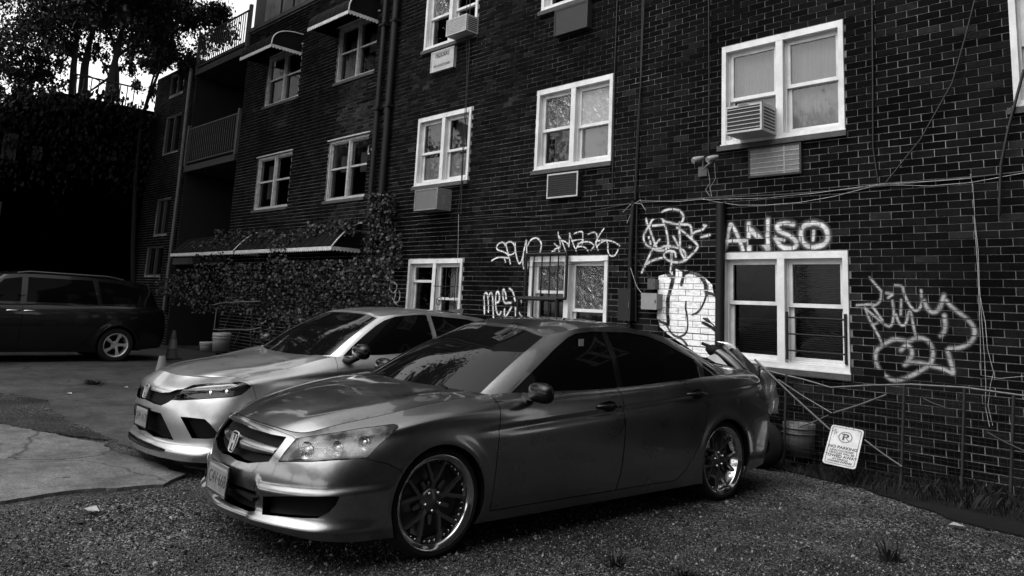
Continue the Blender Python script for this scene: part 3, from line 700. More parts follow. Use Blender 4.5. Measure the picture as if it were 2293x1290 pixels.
def glass_mat(name, tint=1., rough=.01, refl=1., film=0., wob=.0):
    m = bpy.data.materials.new(name); m.use_nodes = True; t = m.node_tree; t.nodes.remove(t.nodes['Principled BSDF'])
    tr = t.nodes.new('ShaderNodeBsdfTransparent'); tr.inputs[0].default_value = g(tint); gl = t.nodes.new('ShaderNodeBsdfGlossy'); gl.inputs['Roughness'].default_value = rough; gl.inputs[0].default_value = g(1)
    fr = t.nodes.new('ShaderNodeFresnel'); fr.inputs[0].default_value = 1.5; mx = t.nodes.new('ShaderNodeMixShader'); mu = t.nodes.new('ShaderNodeMath'); mu.operation = 'MULTIPLY'; mu.inputs[1].default_value = refl; mu.use_clamp = True
    t.links.new(fr.outputs[0], mu.inputs[0]); t.links.new(mu.outputs[0], mx.inputs[0]); t.links.new(tr.outputs[0], mx.inputs[1]); t.links.new(gl.outputs[0], mx.inputs[2])
    out = mx.outputs[0]
    if wob:
        tc = t.nodes.new('ShaderNodeTexCoord'); n = t.nodes.new('ShaderNodeTexNoise'); n.inputs['Scale'].default_value = 7 if wob > .1 else 1.3; n.inputs['Detail'].default_value = 5; n.inputs['Distortion'].default_value = 1.5
        t.links.new(tc.outputs['Object'], n.inputs['Vector']); bp = t.nodes.new('ShaderNodeBump'); bp.inputs['Strength'].default_value = wob; bp.inputs['Distance'].default_value = .05
        t.links.new(n.outputs['Fac'], bp.inputs['Height']); t.links.new(bp.outputs[0], gl.inputs['Normal']); t.links.new(bp.outputs[0], fr.inputs['Normal'])
    if film:
        df = t.nodes.new('ShaderNodeBsdfDiffuse'); df.inputs[0].default_value = g(.8); m2 = t.nodes.new('ShaderNodeMixShader'); m2.inputs[0].default_value = film
        t.links.new(out, m2.inputs[1]); t.links.new(df.outputs[0], m2.inputs[2]); out = m2.outputs[0]
    t.links.new(out, t.nodes['Material Output'].inputs[0]); return m
pane_m = glass_mat('window_glass', .9, wob=.03); pane_old = glass_mat('dirty_glass', .8, .05, .3, wob=.05); pane_film = glass_mat('plastic_film', .8, .06, 1.6, film=.33, wob=.9); pane_haze = glass_mat('hazy_glass', .8, .03, 1.5, film=.1, wob=.04); pane_wrap = glass_mat('plastic_wrap', .9, .04, 2.2, film=.03, wob=.9)

# ================================================================ ground
def ground_mat(name, base, kind):
    m = bpy.data.materials.new(name); m.use_nodes = True; t = m.node_tree; b = t.nodes['Principled BSDF']; b.inputs['Roughness'].default_value = .9; b.inputs['Specular IOR Level'].default_value = .15
    geo = t.nodes.new('ShaderNodeNewGeometry'); P = geo.outputs['Position']
    def noise(sc, det=5, ro=.6):
        n = t.nodes.new('ShaderNodeTexNoise'); n.inputs['Scale'].default_value = sc; n.inputs['Detail'].default_value = det; n.inputs['Roughness'].default_value = ro; t.links.new(P, n.inputs['Vector']); return n.outputs['Fac']
    def rmp(x, a, b_, c, d):
        r = t.nodes.new('ShaderNodeMapRange'); r.inputs[1].default_value = a; r.inputs[2].default_value = b_; r.inputs[3].default_value = c; r.inputs[4].default_value = d; t.links.new(x, r.inputs[0]); return r.outputs[0]
    def math_(op, a, b_):
        q = t.nodes.new('ShaderNodeMath'); q.operation = op
        for i, v in enumerate((a, b_)):
            if isinstance(v, (int, float)): q.inputs[i].default_value = v
            else: t.links.new(v, q.inputs[i])
        return q.outputs[0]
    if kind == 'gravel':
        vo = t.nodes.new('ShaderNodeTexVoronoi'); vo.inputs['Scale'].default_value = 74; t.links.new(P, vo.inputs['Vector'])
        sp = t.nodes.new('ShaderNodeSeparateColor'); t.links.new(vo.outputs['Color'], sp.inputs[0])
        stone = math_('POWER', sp.outputs[0], 4.); stone = rmp(stone, 0, 1, .14, 6.8)
        v2 = t.nodes.new('ShaderNodeTexVoronoi'); v2.inputs['Scale'].default_value = 110; t.links.new(P, v2.inputs['Vector']); s2 = t.nodes.new('ShaderNodeSeparateColor'); t.links.new(v2.outputs['Color'], s2.inputs[0])
        fine = rmp(math_('POWER', s2.outputs[1], 4.), 0, 1, .35, 3.6)
        dirt = rmp(noise(.75, 7, .7), .42, .56, 0., 1.); patch = math_('MULTIPLY', rmp(noise(.35, 5), .35, .65, .5, 1.4), rmp(noise(2.2, 5), .35, .65, .6, 1.35))
        mixn = t.nodes.new('ShaderNodeMix'); t.links.new(dirt, mixn.inputs[0]); t.links.new(stone, mixn.inputs[2]); t.links.new(fine, mixn.inputs[3])
        val = math_('MULTIPLY', math_('MULTIPLY', mixn.outputs[0], patch), base); hgt = math_('SUBTRACT', 1., vo.outputs['Distance']); hb = .75; hd = .018
        t.links.new(hgt, (bp := t.nodes.new('ShaderNodeBump')).inputs['Height']); bp.inputs['Strength'].default_value = hb; bp.inputs['Distance'].default_value = hd; t.links.new(bp.outputs[0], b.inputs['Normal'])
    else:
        big = rmp(noise(.55, 6, .7), .3, .7, .55, 1.4); mid = rmp(noise(6, 8, .7), .3, .7, .75, 1.25); gr = math_('MULTIPLY', rmp(noise(130, 3), .3, .72, .5, 1.5), rmp(noise(38, 4, .7), .3, .7, .7, 1.3))
        spots = rmp(noise(9, 2), .70, .74, 1., .3)
        wv = t.nodes.new('ShaderNodeTexNoise'); wv.inputs['Scale'].default_value = 1.6; wv.inputs['Detail'].default_value = 6; t.links.new(P, wv.inputs['Vector'])
        vm = t.nodes.new('ShaderNodeVectorMath'); vm.operation = 'MULTIPLY_ADD'; vm.inputs[1].default_value = (.55, .55, 0); t.links.new(wv.outputs['Color'], vm.inputs[0]); t.links.new(P, vm.inputs[2])
        vc = t.nodes.new('ShaderNodeTexVoronoi'); vc.feature = 'DISTANCE_TO_EDGE'; vc.inputs['Scale'].default_value = .42; t.links.new(vm.outputs[0], vc.inputs['Vector'])
        crack = rmp(vc.outputs['Distance'], .002, .009, .45, 1.); stain = rmp(noise(1.7, 7, .75), .46, .60, 1., .62)
        val = math_('MULTIPLY', math_('MULTIPLY', math_('MULTIPLY', big, mid), math_('MULTIPLY', gr, spots)), base); val = math_('MULTIPLY', val, math_('MULTIPLY', crack, stain))
        t.links.new(noise(120, 5), (bp := t.nodes.new('ShaderNodeBump')).inputs['Height']); bp.inputs['Strength'].default_value = .35; bp.inputs['Distance'].default_value = .006; t.links.new(bp.outputs[0], b.inputs['Normal'])
    t.links.new(val, b.inputs['Base Color']); return m
gravel_m = ground_mat('gravel_ground', .033, 'gravel'); slab_new = ground_mat('slab_pale', .10, 'slab'); slab_old = ground_mat('slab_old', .042, 'slab'); dirt_m = ground_mat('dirt', .006, 'slab')
gp = MB(); n_ = 60
gp.add([(-300,-300,-.004),(300,-300,-.004),(300,300,-.004),(-300,300,-.004)], [(0,1,2,3)]); tag(gp.build('ground', gravel_m), kind='structure')
def ground_poly(name, pts, z, m, jag=0., th=.03):
    out = []
    for i in range(len(pts)):
        a, b = Vector(pts[i]), Vector(pts[(i+1) % len(pts)]); n = max(1, min(400, int((b-a).length/.045))) if jag else 1
        for k in range(n):
            p = a.lerp(b, k/n)
            if jag and abs(p.x) < 30:
                ph_ = p.x*5.3+p.y*4.1; p = p+Vector((math.sin(ph_*1.0)+.6*math.sin(ph_*2.3+1)+.4*math.sin(ph_*4.9), math.sin(ph_*1.2+2)+.6*math.sin(ph_*2.7)+.4*math.sin(ph_*5.3)))*jag*.45+Vector((random.gauss(0, jag*.15), random.gauss(0, jag*.15)))
            out.append((p.x, p.y, z))
    mb = MB(); mb.prism([(x, y, z-th) for x, y, _ in out], (0, 0, th)); o = mb.build(name, m, fix=True); return tag(o, kind='structure')
# old worn slab beyond, pale newer slab in front of it
ground_poly('old_slab', [(-6.2,2.85),(-7.6,2.65),(-8.6,2.45),(-9.9,2.1),(-40,-6),(-40,8.0),(-5.9,8.0),(-5.9,4.2)], .010, slab_old, .05)
ground_poly('pale_slab', [(-6.05,2.33),(-6.18,1.83),(-6.10,1.32),(-6.0,.2),(-5.8,-3),(-40,-16),(-40,-6.4),(-9.5,1.90),(-8.44,2.26),(-7.9,2.44),(-7.49,2.42),(-6.8,2.55),(-6.3,2.60)], .020, slab_new, .03)
ground_poly('crumbled_band', [(-9.2,2.0),(-10.4,1.75),(-12.5,1.4),(-15,.9),(-15,1.6),(-12.8,2.3),(-11.2,2.75),(-10.2,2.6),(-9.3,2.55),(-8.6,2.6),(-8.0,2.6),(-8.5,2.34)], .016, ground_mat('crumbled', .020, 'gravel'), .035)
ground_poly('dirt_strip', [(-4.2,7.55),(-3.0,7.35),(-2.0,6.85),(-1.2,6.6),(0,6.5),(3,6.4),(3,8.0),(-5.9,8.0),(-5.8,7.6)], .012, dirt_m, .05)

# ================================================================ brick building
bld = empty('brick_building', (-4, WALL_Y, 0), 0, 'dark brick apartment building with white paired windows and graffiti along the yard', 'building')
BL = Vector((-4, WALL_Y, 0))
def P2(u, z, out=0.): return (u-BL.x, -out, z)          # local point: out = metres proud of the brick face
CH, BLn = .0747, .2085; Z0 = .957-13*.0747; JT = .0085
HOLES = []
WIN = []
for z0, z1 in ((.957, 2.215), (3.507, 4.752), (6.03, 7.28)):
    for u0, u1 in ((-4.714, -3.238), (-7.87, -6.409), (-10.855, -9.40)): WIN.append((u0, u1, z0, z1, 'pvc'))
WIN.append((-1.69, -.22, 3.507, 4.752, 'pvc'))
for z0, z1 in ((3.455, 4.72), (5.99, 7.22)):
    for u0, u1 in ((-13.94, -12.466), (-17.20, -15.55)): WIN.append((u0, u1, z0, z1, 'old'))
FAR = [(-23.75, -22.55, 5.55, 6.7), (-23.65, -22.6, 3.1, 4.15), (-23.8, -22.7, 7.38, 8.02), (-24.0, -22.7, 1.9, 2.75)]
LOG = (-21.72, -18.42)      # loggia with balconies
UMIN, UMAX, ZTOP = -25., 1.8, 8.16
for w in WIN: HOLES.append(w[:4])
for w in FAR: HOLES.append(w)
for zz in ((-.2, 2.2), (2.35, 4.80), (4.98, 7.64), (7.83, ZTOP+.1)): HOLES.append((LOG[0], LOG[1], zz[0], zz[1]))
us = sorted({UMIN, UMAX}|{h[0] for h in HOLES}|{h[1] for h in HOLES}); zs = sorted({-.2, ZTOP}|{h[2] for h in HOLES if h[2] > -.2}|{h[3] for h in HOLES if h[3] < ZTOP})
wl = MB()
def in_hole(u, z): return any(h[0] < u < h[1] and h[2] < z < h[3] for h in HOLES)
for i in range(len(us)-1):
    for j in range(len(zs)-1):
        if not in_hole((us[i]+us[i+1])/2, (zs[j]+zs[j+1])/2): wl.add([P2(us[i], zs[j], -.007), P2(us[i+1], zs[j], -.007), P2(us[i+1], zs[j+1], -.007), P2(us[i], zs[j+1], -.007)], [(0,1,2,3)])
for u0, u1, z0, z1 in HOLES:
    if (u0, u1) == LOG: continue
    dp = -.22
    for a, b in (((u0,z0),(u0,z1)), ((u0,z1),(u1,z1)), ((u1,z1),(u1,z0)), ((u1,z0),(u0,z0))): wl.add([P2(*a, -.007), P2(*b, -.007), P2(*b, dp), P2(*a, dp)], [(0,1,2,3)])
# ends, back and roof
wl.add([P2(UMIN,-.2,-.007), P2(UMIN,-.2,-9), P2(UMIN,ZTOP,-9), P2(UMIN,ZTOP,-.007)], [(0,1,2,3)]); wl.add([P2(UMAX,-.2,-.007), P2(UMAX,-.2,-9), P2(UMAX,ZTOP,-9), P2(UMAX,ZTOP,-.007)], [(3,2,1,0)])
wl.add([P2(UMIN,ZTOP-.15,-.007), P2(UMAX,ZTOP-.15,-.007), P2(UMAX,ZTOP-.15,-9), P2(UMIN,ZTOP-.15,-9)], [(0,1,2,3)])
wall_o = wl.build('wall', mortar, bld)
wall_o['label'] = 'pale mortar joints of the brick wall'
# bricks
BR = []
def split(iv, cuts):
    out = [iv]
    for c0, c1 in cuts:
        nx = []
        for a, b in out:
            if c1 <= a or c0 >= b: nx.append((a, b))
            else:
                if c0-a > .03: nx.append((a, c0))
                if b-c1 > .03: nx.append((c1, b))
        out = nx
    return out
PALE = []
for (xa, ya, xb, yb, t_) in ((762,183,812,262,1.9),(755,250,852,300,2.6),(742,452,790,505,1.6),(600,240,645,280,1.7),(597,455,640,500,1.2)):
    a, b = on_y(xa, ya), on_y(xb, yb); PALE.append((min(a.x,b.x), max(a.x,b.x), min(a.z,b.z), max(a.z,b.z), t_))
for k in range(-2, int((ZTOP-Z0)/CH)):
    za = Z0+k*CH+JT/2; zb = za+CH-JT; off = (k % 2)*BLn/2+(random.random()-.5)*.012
    cuts = [(h[0]-.004, h[1]+.004) for h in HOLES if zb > h[2]-.004 and za < h[3]+.004]
    u = -25.11-off
    while u < UMAX:
        full = (max(u+JT/2, UMIN+.01), u+BLn-JT/2)
        if full[1]-full[0] < .03: u += BLn; continue
        for a, b in split(full, cuts):
            tn = random.random()**2.2*.8+random.random()*.2
            if random.random() < .05: tn += random.random()*1.8
            for p in PALE:
                if p[0] < (a+b)/2 < p[1] and p[2] < za < p[3]: tn += p[4]*random.random()
            BR.append((a, b, za, zb, tn, b-a > BLn-JT-.002))
        u += BLn
# the 300 that show largest become bricks of their own
def shows(b):
    u, z = (b[0]+b[1])/2, (b[2]+b[3])/2; x, y = to_px((u, WALL_Y, z))
    return b[5] and 5 < x < 2285 and 5 < y < 1040
cand = [i for i, b in enumerate(BR) if shows(b)]; cand.sort(key=lambda i: -BR[i][1]); cand = set(cand[:300])
bv, bf, bt = [], [], []
for i, (a, b, za, zb, tn, full) in enumerate(BR):
    if i in cand: continue
    o = random.gauss(0, .0012); s = len(bv)
    bv += [P2(a,za,o),P2(b,za,o),P2(b,zb,o),P2(a,zb,o),P2(a,za,-.012),P2(b,za,-.012),P2(b,zb,-.012),P2(a,zb,-.012)]
    bf += [(s,s+1,s+2,s+3),(s,s+4,s+5,s+1),(s+1,s+5,s+6,s+2),(s+2,s+6,s+7,s+3),(s+3,s+7,s+4,s)]; bt += [tn]*5
me = bpy.data.meshes.new('bricks'); me.from_pydata(bv, [], bf); at = me.attributes.new('tone', 'FLOAT', 'FACE'); at.data.foreach_set('value', bt); me.materials.append(brick_m)
bo = bpy.data.objects.new('bricks', me); COL.objects.link(bo); bo.parent = bld; bo['kind'] = 'stuff'
hl_, hh_ = (BLn-JT)/2, (CH-JT)/2; bm_ = bpy.data.meshes.new('brick')
ch = .0016
bm_.from_pydata([(-hl_,0,-hh_),(hl_,0,-hh_),(hl_,0,hh_),(-hl_,0,hh_),(-hl_+ch,-ch,-hh_+ch),(hl_-ch,-ch,-hh_+ch),(hl_-ch,-ch,hh_-ch),(-hl_+ch,-ch,hh_-ch),(-hl_,.012,-hh_),(hl_,.012,-hh_),(hl_,.012,hh_),(-hl_,.012,hh_)], [],
    [(4,5,6,7),(0,1,5,4),(1,2,6,5),(2,3,7,6),(3,0,4,7),(0,8,9,1),(1,9,10,2),(2,10,11,3),(3,11,8,0)]); bm_.materials.append(brick_o)
for i in sorted(cand):
    a, b, za, zb, tn, _ = BR[i]; o = bpy.data.objects.new('brick', bm_); COL.objects.link(o); o.parent = wall_o; o.location = P2((a+b)/2, (za+zb)/2, random.gauss(0, .0012)-.0004); o['tone'] = float(tn)

# ---------------------------------------------------------------- windows
def make_window(u0, u1, z0, z1, style, fit):
    w = empty('window', P2((u0+u1)/2, z0)); w.parent = bld
    W, Hh = u1-u0, z1-z0; q = lambda u, z, o=0.: (u-W/2, -o, z)
    wm = white_pvc if style == 'pvc' else dull_white
    cs = .055 if style == 'pvc' else .035; ml = .085 if style == 'pvc' else .06; hd = .075 if style == 'pvc' else .05; bt_ = .06 if style == 'pvc' else .04
    yo, yi = (.018, -.13) if style == 'pvc' else (-.03, -.15)
    f = MB(); f.box(q(0,0,yo), q(cs,Hh,yi)); f.box(q(W-cs,0,yo), q(W,Hh,yi)); f.box(q(cs,Hh-hd,yo-.004), q(W-cs,Hh,yi)); f.box(q(cs,0,yo-.003), q(W-cs,bt_,yi)); f.box(q(W/2-ml/2,bt_,yo-.006), q(W/2+ml/2,Hh-hd,yi))
    # stops stepping back into the opening
    for a, b in ((cs, W/2-ml/2), (W/2+ml/2, W-cs)):
        f.box(q(a,bt_,-.055), q(a+.016,Hh-hd,yi)); f.box(q(b-.016,bt_,-.055), q(b,Hh-hd,yi)); f.box(q(a+.016,Hh-hd-.016,-.052), q(b-.016,Hh-hd,yi)); f.box(q(a+.016,bt_,-.05), q(b-.016,bt_+.018,yi))
    f.build('frame', wm, w)
    s = MB(); s.box(q(-.05,-.065,.045 if style == 'pvc' else .03), q(W+.02,-.004,-.05)); s.build('sill', stone_sill, w)
    if style == 'pvc':
        s = MB(); s.box(q(-.012,-.012,.03), q(W+.012,.012,.0185)); s.build('sill_nose', wm, w)
    else:
        s = MB(); s.box(q(-.06,Hh+.005,.02), q(W+.05,Hh+.03,-.03)); s.build('lintel', dull_white, w)
    spl = fit.get('split', .50)
    for li, (a, b) in enumerate(((cs+.016, W/2-ml/2-.016), (W/2+ml/2+.016, W-cs-.016))):
        zb, zt = bt_+.018, Hh-hd-.016; zm = zb+(zt-zb)*(fit.get('splits', (spl, spl))[li]); rl = .042 if style == 'pvc' else .026; lit = fit.get('panes', {})
        if style == 'old':  # one slim rail
            for nm, (c, d, yy) in (('sash', (zm, zt, -.07)), ('sash', (zb, zm, -.10))):
                m_ = MB(); m_.box(q(a,c,yy), q(a+rl*.6,d,yy-.02)); m_.box(q(b-rl*.6,c,yy), q(b,d,yy-.02)); m_.box(q(a,(c-.012 if c == zm else c),yy+.003), q(b,c+rl,yy-.02)); m_.box(q(a,d-rl*.6,yy), q(b,d,yy-.02)); m_.build('sash', dull_white if c == zm else cloth_grey, w)
        else:
            for c, d, yy in ((zm-.02, zt, -.065), (zb, zm+.02, -.10)):
                m_ = MB(); m_.box(q(a,c,yy), q(a+rl,d,yy-.03)); m_.box(q(b-rl,c,yy), q(b,d,yy-.03)); m_.box(q(a+rl,c,yy+.002), q(b-rl,c+rl,yy-.03)); m_.box(q(a+rl,d-rl,yy+.002), q(b-rl,d,yy-.03)); m_.build('sash', wm, w)
        for nm, c, d, yy in (('U', zm, zt, -.082), ('L', zb, zm, -.115)):
            pm_ = lit.get((li, nm), pane_m if style == 'pvc' else pane_old); m_ = MB(); m_.add([q(a+.01,c+.01,yy), q(b-.01,c+.01,yy), q(b-.01,d-.01,yy), q(a+.01,d-.01,yy)], [(0,1,2,3)]); m_.build('pane', pm_, w)
        bk = fit.get('behind', {}).get(li)
        for item in (bk or ()):
            kind, c0, c1, mm = item; c0 = zb+(zt-zb)*c0; c1 = zb+(zt-zb)*c1; yy = -.20; m_ = MB()
            if kind == 'blind':
                k = c0
                while k < c1: m_.obox(((a+b)/2-W/2, .20, k), ((b-a)/2-.02, 0, 0), (0, .010, -.006), (0, 0, .0012)); k += .024
                m_.build('blind', mm, w)
            elif kind == 'curtain':
                vs = []; n = 40
                for i in range(n+1):
                    u = a+(b-a)*i/n; yq = -.22+.018*math.sin(i*1.9)+.008*math.sin(i*.7+1); vs += [q(u,c0,yq), q(u,c1,yq)]
                m_.add(vs, [(2*i,2*i+2,2*i+3,2*i+1) for i in range(n)], True); m_.build('curtain', mm, w)
            elif kind == 'drape':    # narrow hanging folds
                vs = []; n = 14; w0 = a+(b-a)*.18; w1 = a+(b-a)*.62
                for i in range(n+1):
                    u = w0+(w1-w0)*i/n; yq = -.24+.03*math.sin(i*2.1); vs += [q(u,c0,yq), q(u,c1,yq)]
                m_.add(vs, [(2*i,2*i+2,2*i+3,2*i+1) for i in range(n)], True); m_.build('curtain', mm, w)
            elif kind == 'board': m_.box(q(a,c0,-.14), q(b,c1,-.15)); m_.build('board', mm, w)
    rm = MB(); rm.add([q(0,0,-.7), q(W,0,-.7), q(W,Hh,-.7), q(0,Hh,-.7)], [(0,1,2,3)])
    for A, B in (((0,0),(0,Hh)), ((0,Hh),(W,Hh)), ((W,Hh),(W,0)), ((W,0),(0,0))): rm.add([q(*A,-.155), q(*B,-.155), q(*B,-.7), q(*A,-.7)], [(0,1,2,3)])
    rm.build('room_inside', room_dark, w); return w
FIT = {
 (0, 0): dict(panes={(a, b): pane_old for a in (0, 1) for b in 'UL'}, splits=(.56, .55), behind={0: [('blind', .02, .40, blind_dark)], 1: [('blind', .02, .98, blind_dark)]}),
 (0, 1): dict(splits=(.62, .40), panes={(1, 'U'): pane_wrap, (0, 'U'): pane_wrap, (1, 'L'): pane_m}),
 (0, 2): dict(splits=(.74, .48), behind={1: [('drape', .3, 1., cloth_pale)], 0: [('board', .16, .22, cloth_grey)]}),
 (1, 0): dict(splits=(.46, .50), panes={(0, 'U'): pane_haze, (1, 'U'): pane_haze, (1, 'L'): pane_haze}, behind={0: [('curtain', .44, 1., cloth_pale), ('board', 0., .44, panel_pale)], 1: [('curtain', 0., 1., cloth_pale)]}),
 (1, 1): dict(splits=(.50, .47), panes={(1, 'U'): pane_film, (0, 'U'): pane_wrap, (1, 'L'): pane_haze}, behind={0: [('drape', .0, 1., cloth_grey)]}),
 (1, 2): dict(splits=(.48, .46), behind={0: [('blind', .48, .98, blind_m), ('board', 0., .42, panel_pale)], 1: [('blind', .5, .98, blind_m), ('board', 0., .40, panel_pale)]}),
 (2, 2): dict(splits=(.5, .5), panes={(0, 'U'): pane_wrap}), (2, 1): dict(), (2, 0): dict()}
WOBJ = []
for i, wdef in enumerate(WIN):
    if wdef[4] == 'pvc': fit = FIT.get((i//3, i % 3), {}) if i < 9 else dict(behind={0: [('curtain', 0., 1., cloth_pale)]})
    else: fit = dict(split=.53, behind={1: [('drape', .45, .8, blind_dark)], 0: [('drape', .5, .8, blind_dark)]} if i % 2 == 0 else {0: [('drape', .2, .9, blind_dark)]})
    WOBJ.append(make_window(*wdef, fit))
for u0, u1, z0, z1 in FAR:
    w = empty('window', P2((u0+u1)/2, z0)); w.parent = bld; W, Hh = u1-u0, z1-z0; f = MB()
    for a, b, c, d in ((-W/2,-W/2+.05,0,Hh),(W/2-.05,W/2,0,Hh),(-.03,.03,.04,Hh-.04)): f.box((a,.03,c), (b,.12,d))
    f.box((-W/2+.05,.034,0), (W/2-.05,.12,.04)); f.box((-W/2+.05,.034,Hh-.04), (W/2-.05,.12,Hh)); f.build('frame', mat('far_frame', .04, .8), w)
    p = MB(); p.add([(-W/2,.10,0),(W/2,.10,0),(W/2,.10,Hh),(-W/2,.10,Hh)], [(0,1,2,3)]); p.build('pane', car_glass, w)
# scroll guard and bar guards
def guard(win_i, u0, u1, z0, z1, nv, nh, r=.008, out=.05, heavy=False, name='window_guard'):
    wu0, wu1, wz0 = WIN[win_i][:3]; w = WOBJ[win_i]; c = (wu0+wu1)/2; m_ = MB(); q = lambda u, z: (u-c, -out, z-wz0)
    for i in range(nv):
        u = u0+(u1-u0)*i/max(1, nv-1); m_.tube([q(u,z0), q(u,z1)], r*(2 if heavy and i in (0, nv-1) else 1), 6)
    for j in range(nh):
        z = z0+(z1-z0)*j/max(1, nh-1); m_.tube([q(u0,z), q(u1,z)], r*(2 if heavy else 1), 6)
    return m_.build(name, black_iron, w)
gd = MB()
guard(0, -3.90, -3.27, 1.15, 1.50, 2, 3, .009, .03); guard(0, -3.90, -3.90, 1.05, 1.56, 1, 0, .016, .028, name='guard_post'); guard(0, -3.27, -3.27, 1.05, 1.56, 1, 0, .016, .028, name='guard_post')
guard(1, -7.90, -7.10, 1.62, 2.25, 6, 2, .011, .06, True); guard(1, -8.02, -7.25, .90, 1.60, 6, 2, .011, .075, True)
wm_ = MB(); c_ = (WIN[2][0]+WIN[2][1])/2
def spiral(cu, cz, r, turns, sg): return [(cu-c_+sg*r*(1-t*.8)*math.cos(t*turns*6.28), -.05, cz-WIN[2][2]+r*(1-t*.8)*math.sin(t*turns*6.28)) for t in [i/30 for i in range(31)]]
for uu in (-10.02, -9.75, -9.5): wm_.tube([(uu-c_,-.05,.0), (uu-c_,-.05,1.10)], .007, 6)
for zz in (.40, .80): wm_.tube([(-10.05-c_,-.05,zz), (-9.42-c_,-.05,zz)], .007, 6)
for cu, cz, sg in ((-9.62,1.95,1), (-9.62,1.62,-1), (-9.90,1.5,1)): wm_.tube(spiral(cu, cz, .09, 1.4, sg), .006, 5)
wm_.build('scroll_guard', black_iron, WOBJ[2])

# ---------------------------------------------------------------- loggia with balconies and the far end; loggia colours darkened to deepen its shade
for zz in (4.80, 7.64, 2.2):
    s = MB(); s.box(P2(LOG[0]+.002, zz+.001, .06), P2(LOG[1]-.002, zz+.169, -1.49)); s.build('balcony_slab', mat('slab_edge', .018, .9, var=.4, vscale=5), bld)
bk = MB(); bk.add([P2(LOG[0],-.2,-1.49), P2(LOG[1],-.2,-1.49), P2(LOG[1],ZTOP,-1.49), P2(LOG[0],ZTOP,-1.49)], [(0,1,2,3)]); bk.add([P2(LOG[0],-.2,-.007), P2(LOG[0],ZTOP,-.007), P2(LOG[0],ZTOP,-1.49), P2(LOG[0],-.2,-1.49)], [(0,1,2,3)]); bk.add([P2(LOG[1],-.2,-.007), P2(LOG[1],ZTOP,-.007), P2(LOG[1],ZTOP,-1.49), P2(LOG[1],-.2,-1.49)], [(3,2,1,0)]); bk.build('loggia_back', mat('shaded_plaster', .003, .9), bld)
for zz, hz in ((4.985, 1.05), (7.825, 1.0)):
    rl_ = empty('balcony_railing', P2(-20, zz)); rl_.parent = bld; m_ = mat('rail_paint', .04, .7, var=.4, vscale=9)
    t = MB(); t.tube([(LOG[0]+20,-.03,hz), (LOG[1]+20,-.03,hz)], .028, 6); t.build('top_rail', m_, rl_)
    t = MB(); t.tube([(LOG[0]+20,-.03,.08), (LOG[1]+20,-.03,.08)], .02, 6); t.build('bottom_rail', m_, rl_)
    bm0 = None
    for i in range(25):
        if bm0 is None:
            b_ = MB(); b_.tube([(0,-.03,.08), (0,-.03,hz)], .012, 5); o = b_.build('baluster', m_, rl_); bm0 = o
        else: o = bm0.copy(); COL.objects.link(o); o.parent = rl_
        o.location = (LOG[0]+20+.06+i*(LOG[1]-LOG[0]-.12)/24, 0, 0)
    for uu in (LOG[0]+20+.02, LOG[1]+20-.02):
        b_ = MB(); b_.box((uu-.045,-.075,-.02), (uu+.045,.0,hz+.12)); b_.build('corner_post', m_, rl_)
for u0, u1, z0, z1 in ((-21.0, -19.75, 2.95, 4.15), (-20.9, -19.6, 5.3, 6.9)):
    w = empty('window', P2((u0+u1)/2, z0, -1.45)); w.parent = bld; W, Hh = u1-u0, z1-z0; f = MB()
    for a, b in ((-W/2,-W/2+.06),(W/2-.06,W/2),(-.035,.035)): f.box((a,-.03,0), (b,.02,Hh))
    f.box((-W/2+.06,-.026,Hh-.06), (W/2-.06,.02,Hh)); f.build('frame', mat('far_frame', .04, .8), w)
    p = MB(); p.add([(-W/2,0,0),(W/2,0,0),(W/2,0,Hh),(-W/2,0,Hh)], [(0,1,2,3)]); p.build('pane', car_glass, w)
# coping and the rendered bulkhead on the roof
cp_ = MB(); cp_.box(P2(LOG[1]+.01, ZTOP+.0, .05), P2(-12.3, ZTOP+.10, -.30)); cp_.build('parapet_coping', stone_sill, bld)
bh = MB(); bh.box(P2(-21.9, ZTOP-.14, -1.6), P2(-20.35, ZTOP+2.6, -3.5)); bh.build('chimney_stack', mat('soot_stack', .012, .9, var=.5, vscale=8), bld)
bh = MB(); bh.box(P2(-20.3, ZTOP-.14, -1.2), P2(-15.5, ZTOP+2.2, -4.5)); bh.build('roof_bulkhead', mat('render_coat', .16, .95, var=.5, vscale=2.2, detail=8, bump=.4), bld)
bl = MB()
for uu in (-18.9, -18.2, -17.5): bl.tube([P2(uu, ZTOP+.1, -1.0), P2(uu+.02, ZTOP+2.0, -1.0)], .03, 6)
bl.build('roof_posts', black_iron, bld)
cl = MB(); cl.box(P2(-12.3, ZTOP, .02), P2(UMAX, ZTOP+2.8, -.30)); cl.build('upper_wall', mat('far_brick', .012, .9, var=.4, vscale=20), bld)  # unseen top storey, raised for darker reflections in the cars
# downpipes
for uu, nm in ((-11.74, 0), (-12.10, 1)):
    p = MB(); p.tube([P2(uu, 2.9+nm*.1, .09), P2(uu, ZTOP+1.0, .09)], .062 if nm == 0 else .052, 10)
    for zz in (3.4, 5.1, 6.8): p.box(P2(uu-.085, zz, .0), P2(uu+.085, zz+.05, .155))
    p.build('downpipe', black_pipe, bld)
p = MB(); p.tube([P2(-21.83, .9, .10), P2(-21.84, 4.6, .10), P2(-21.93, 8.0, .10)], .055, 8); tag(p.build('downpipe', zinc, bld))['label'] = 'pale zinc downpipe'
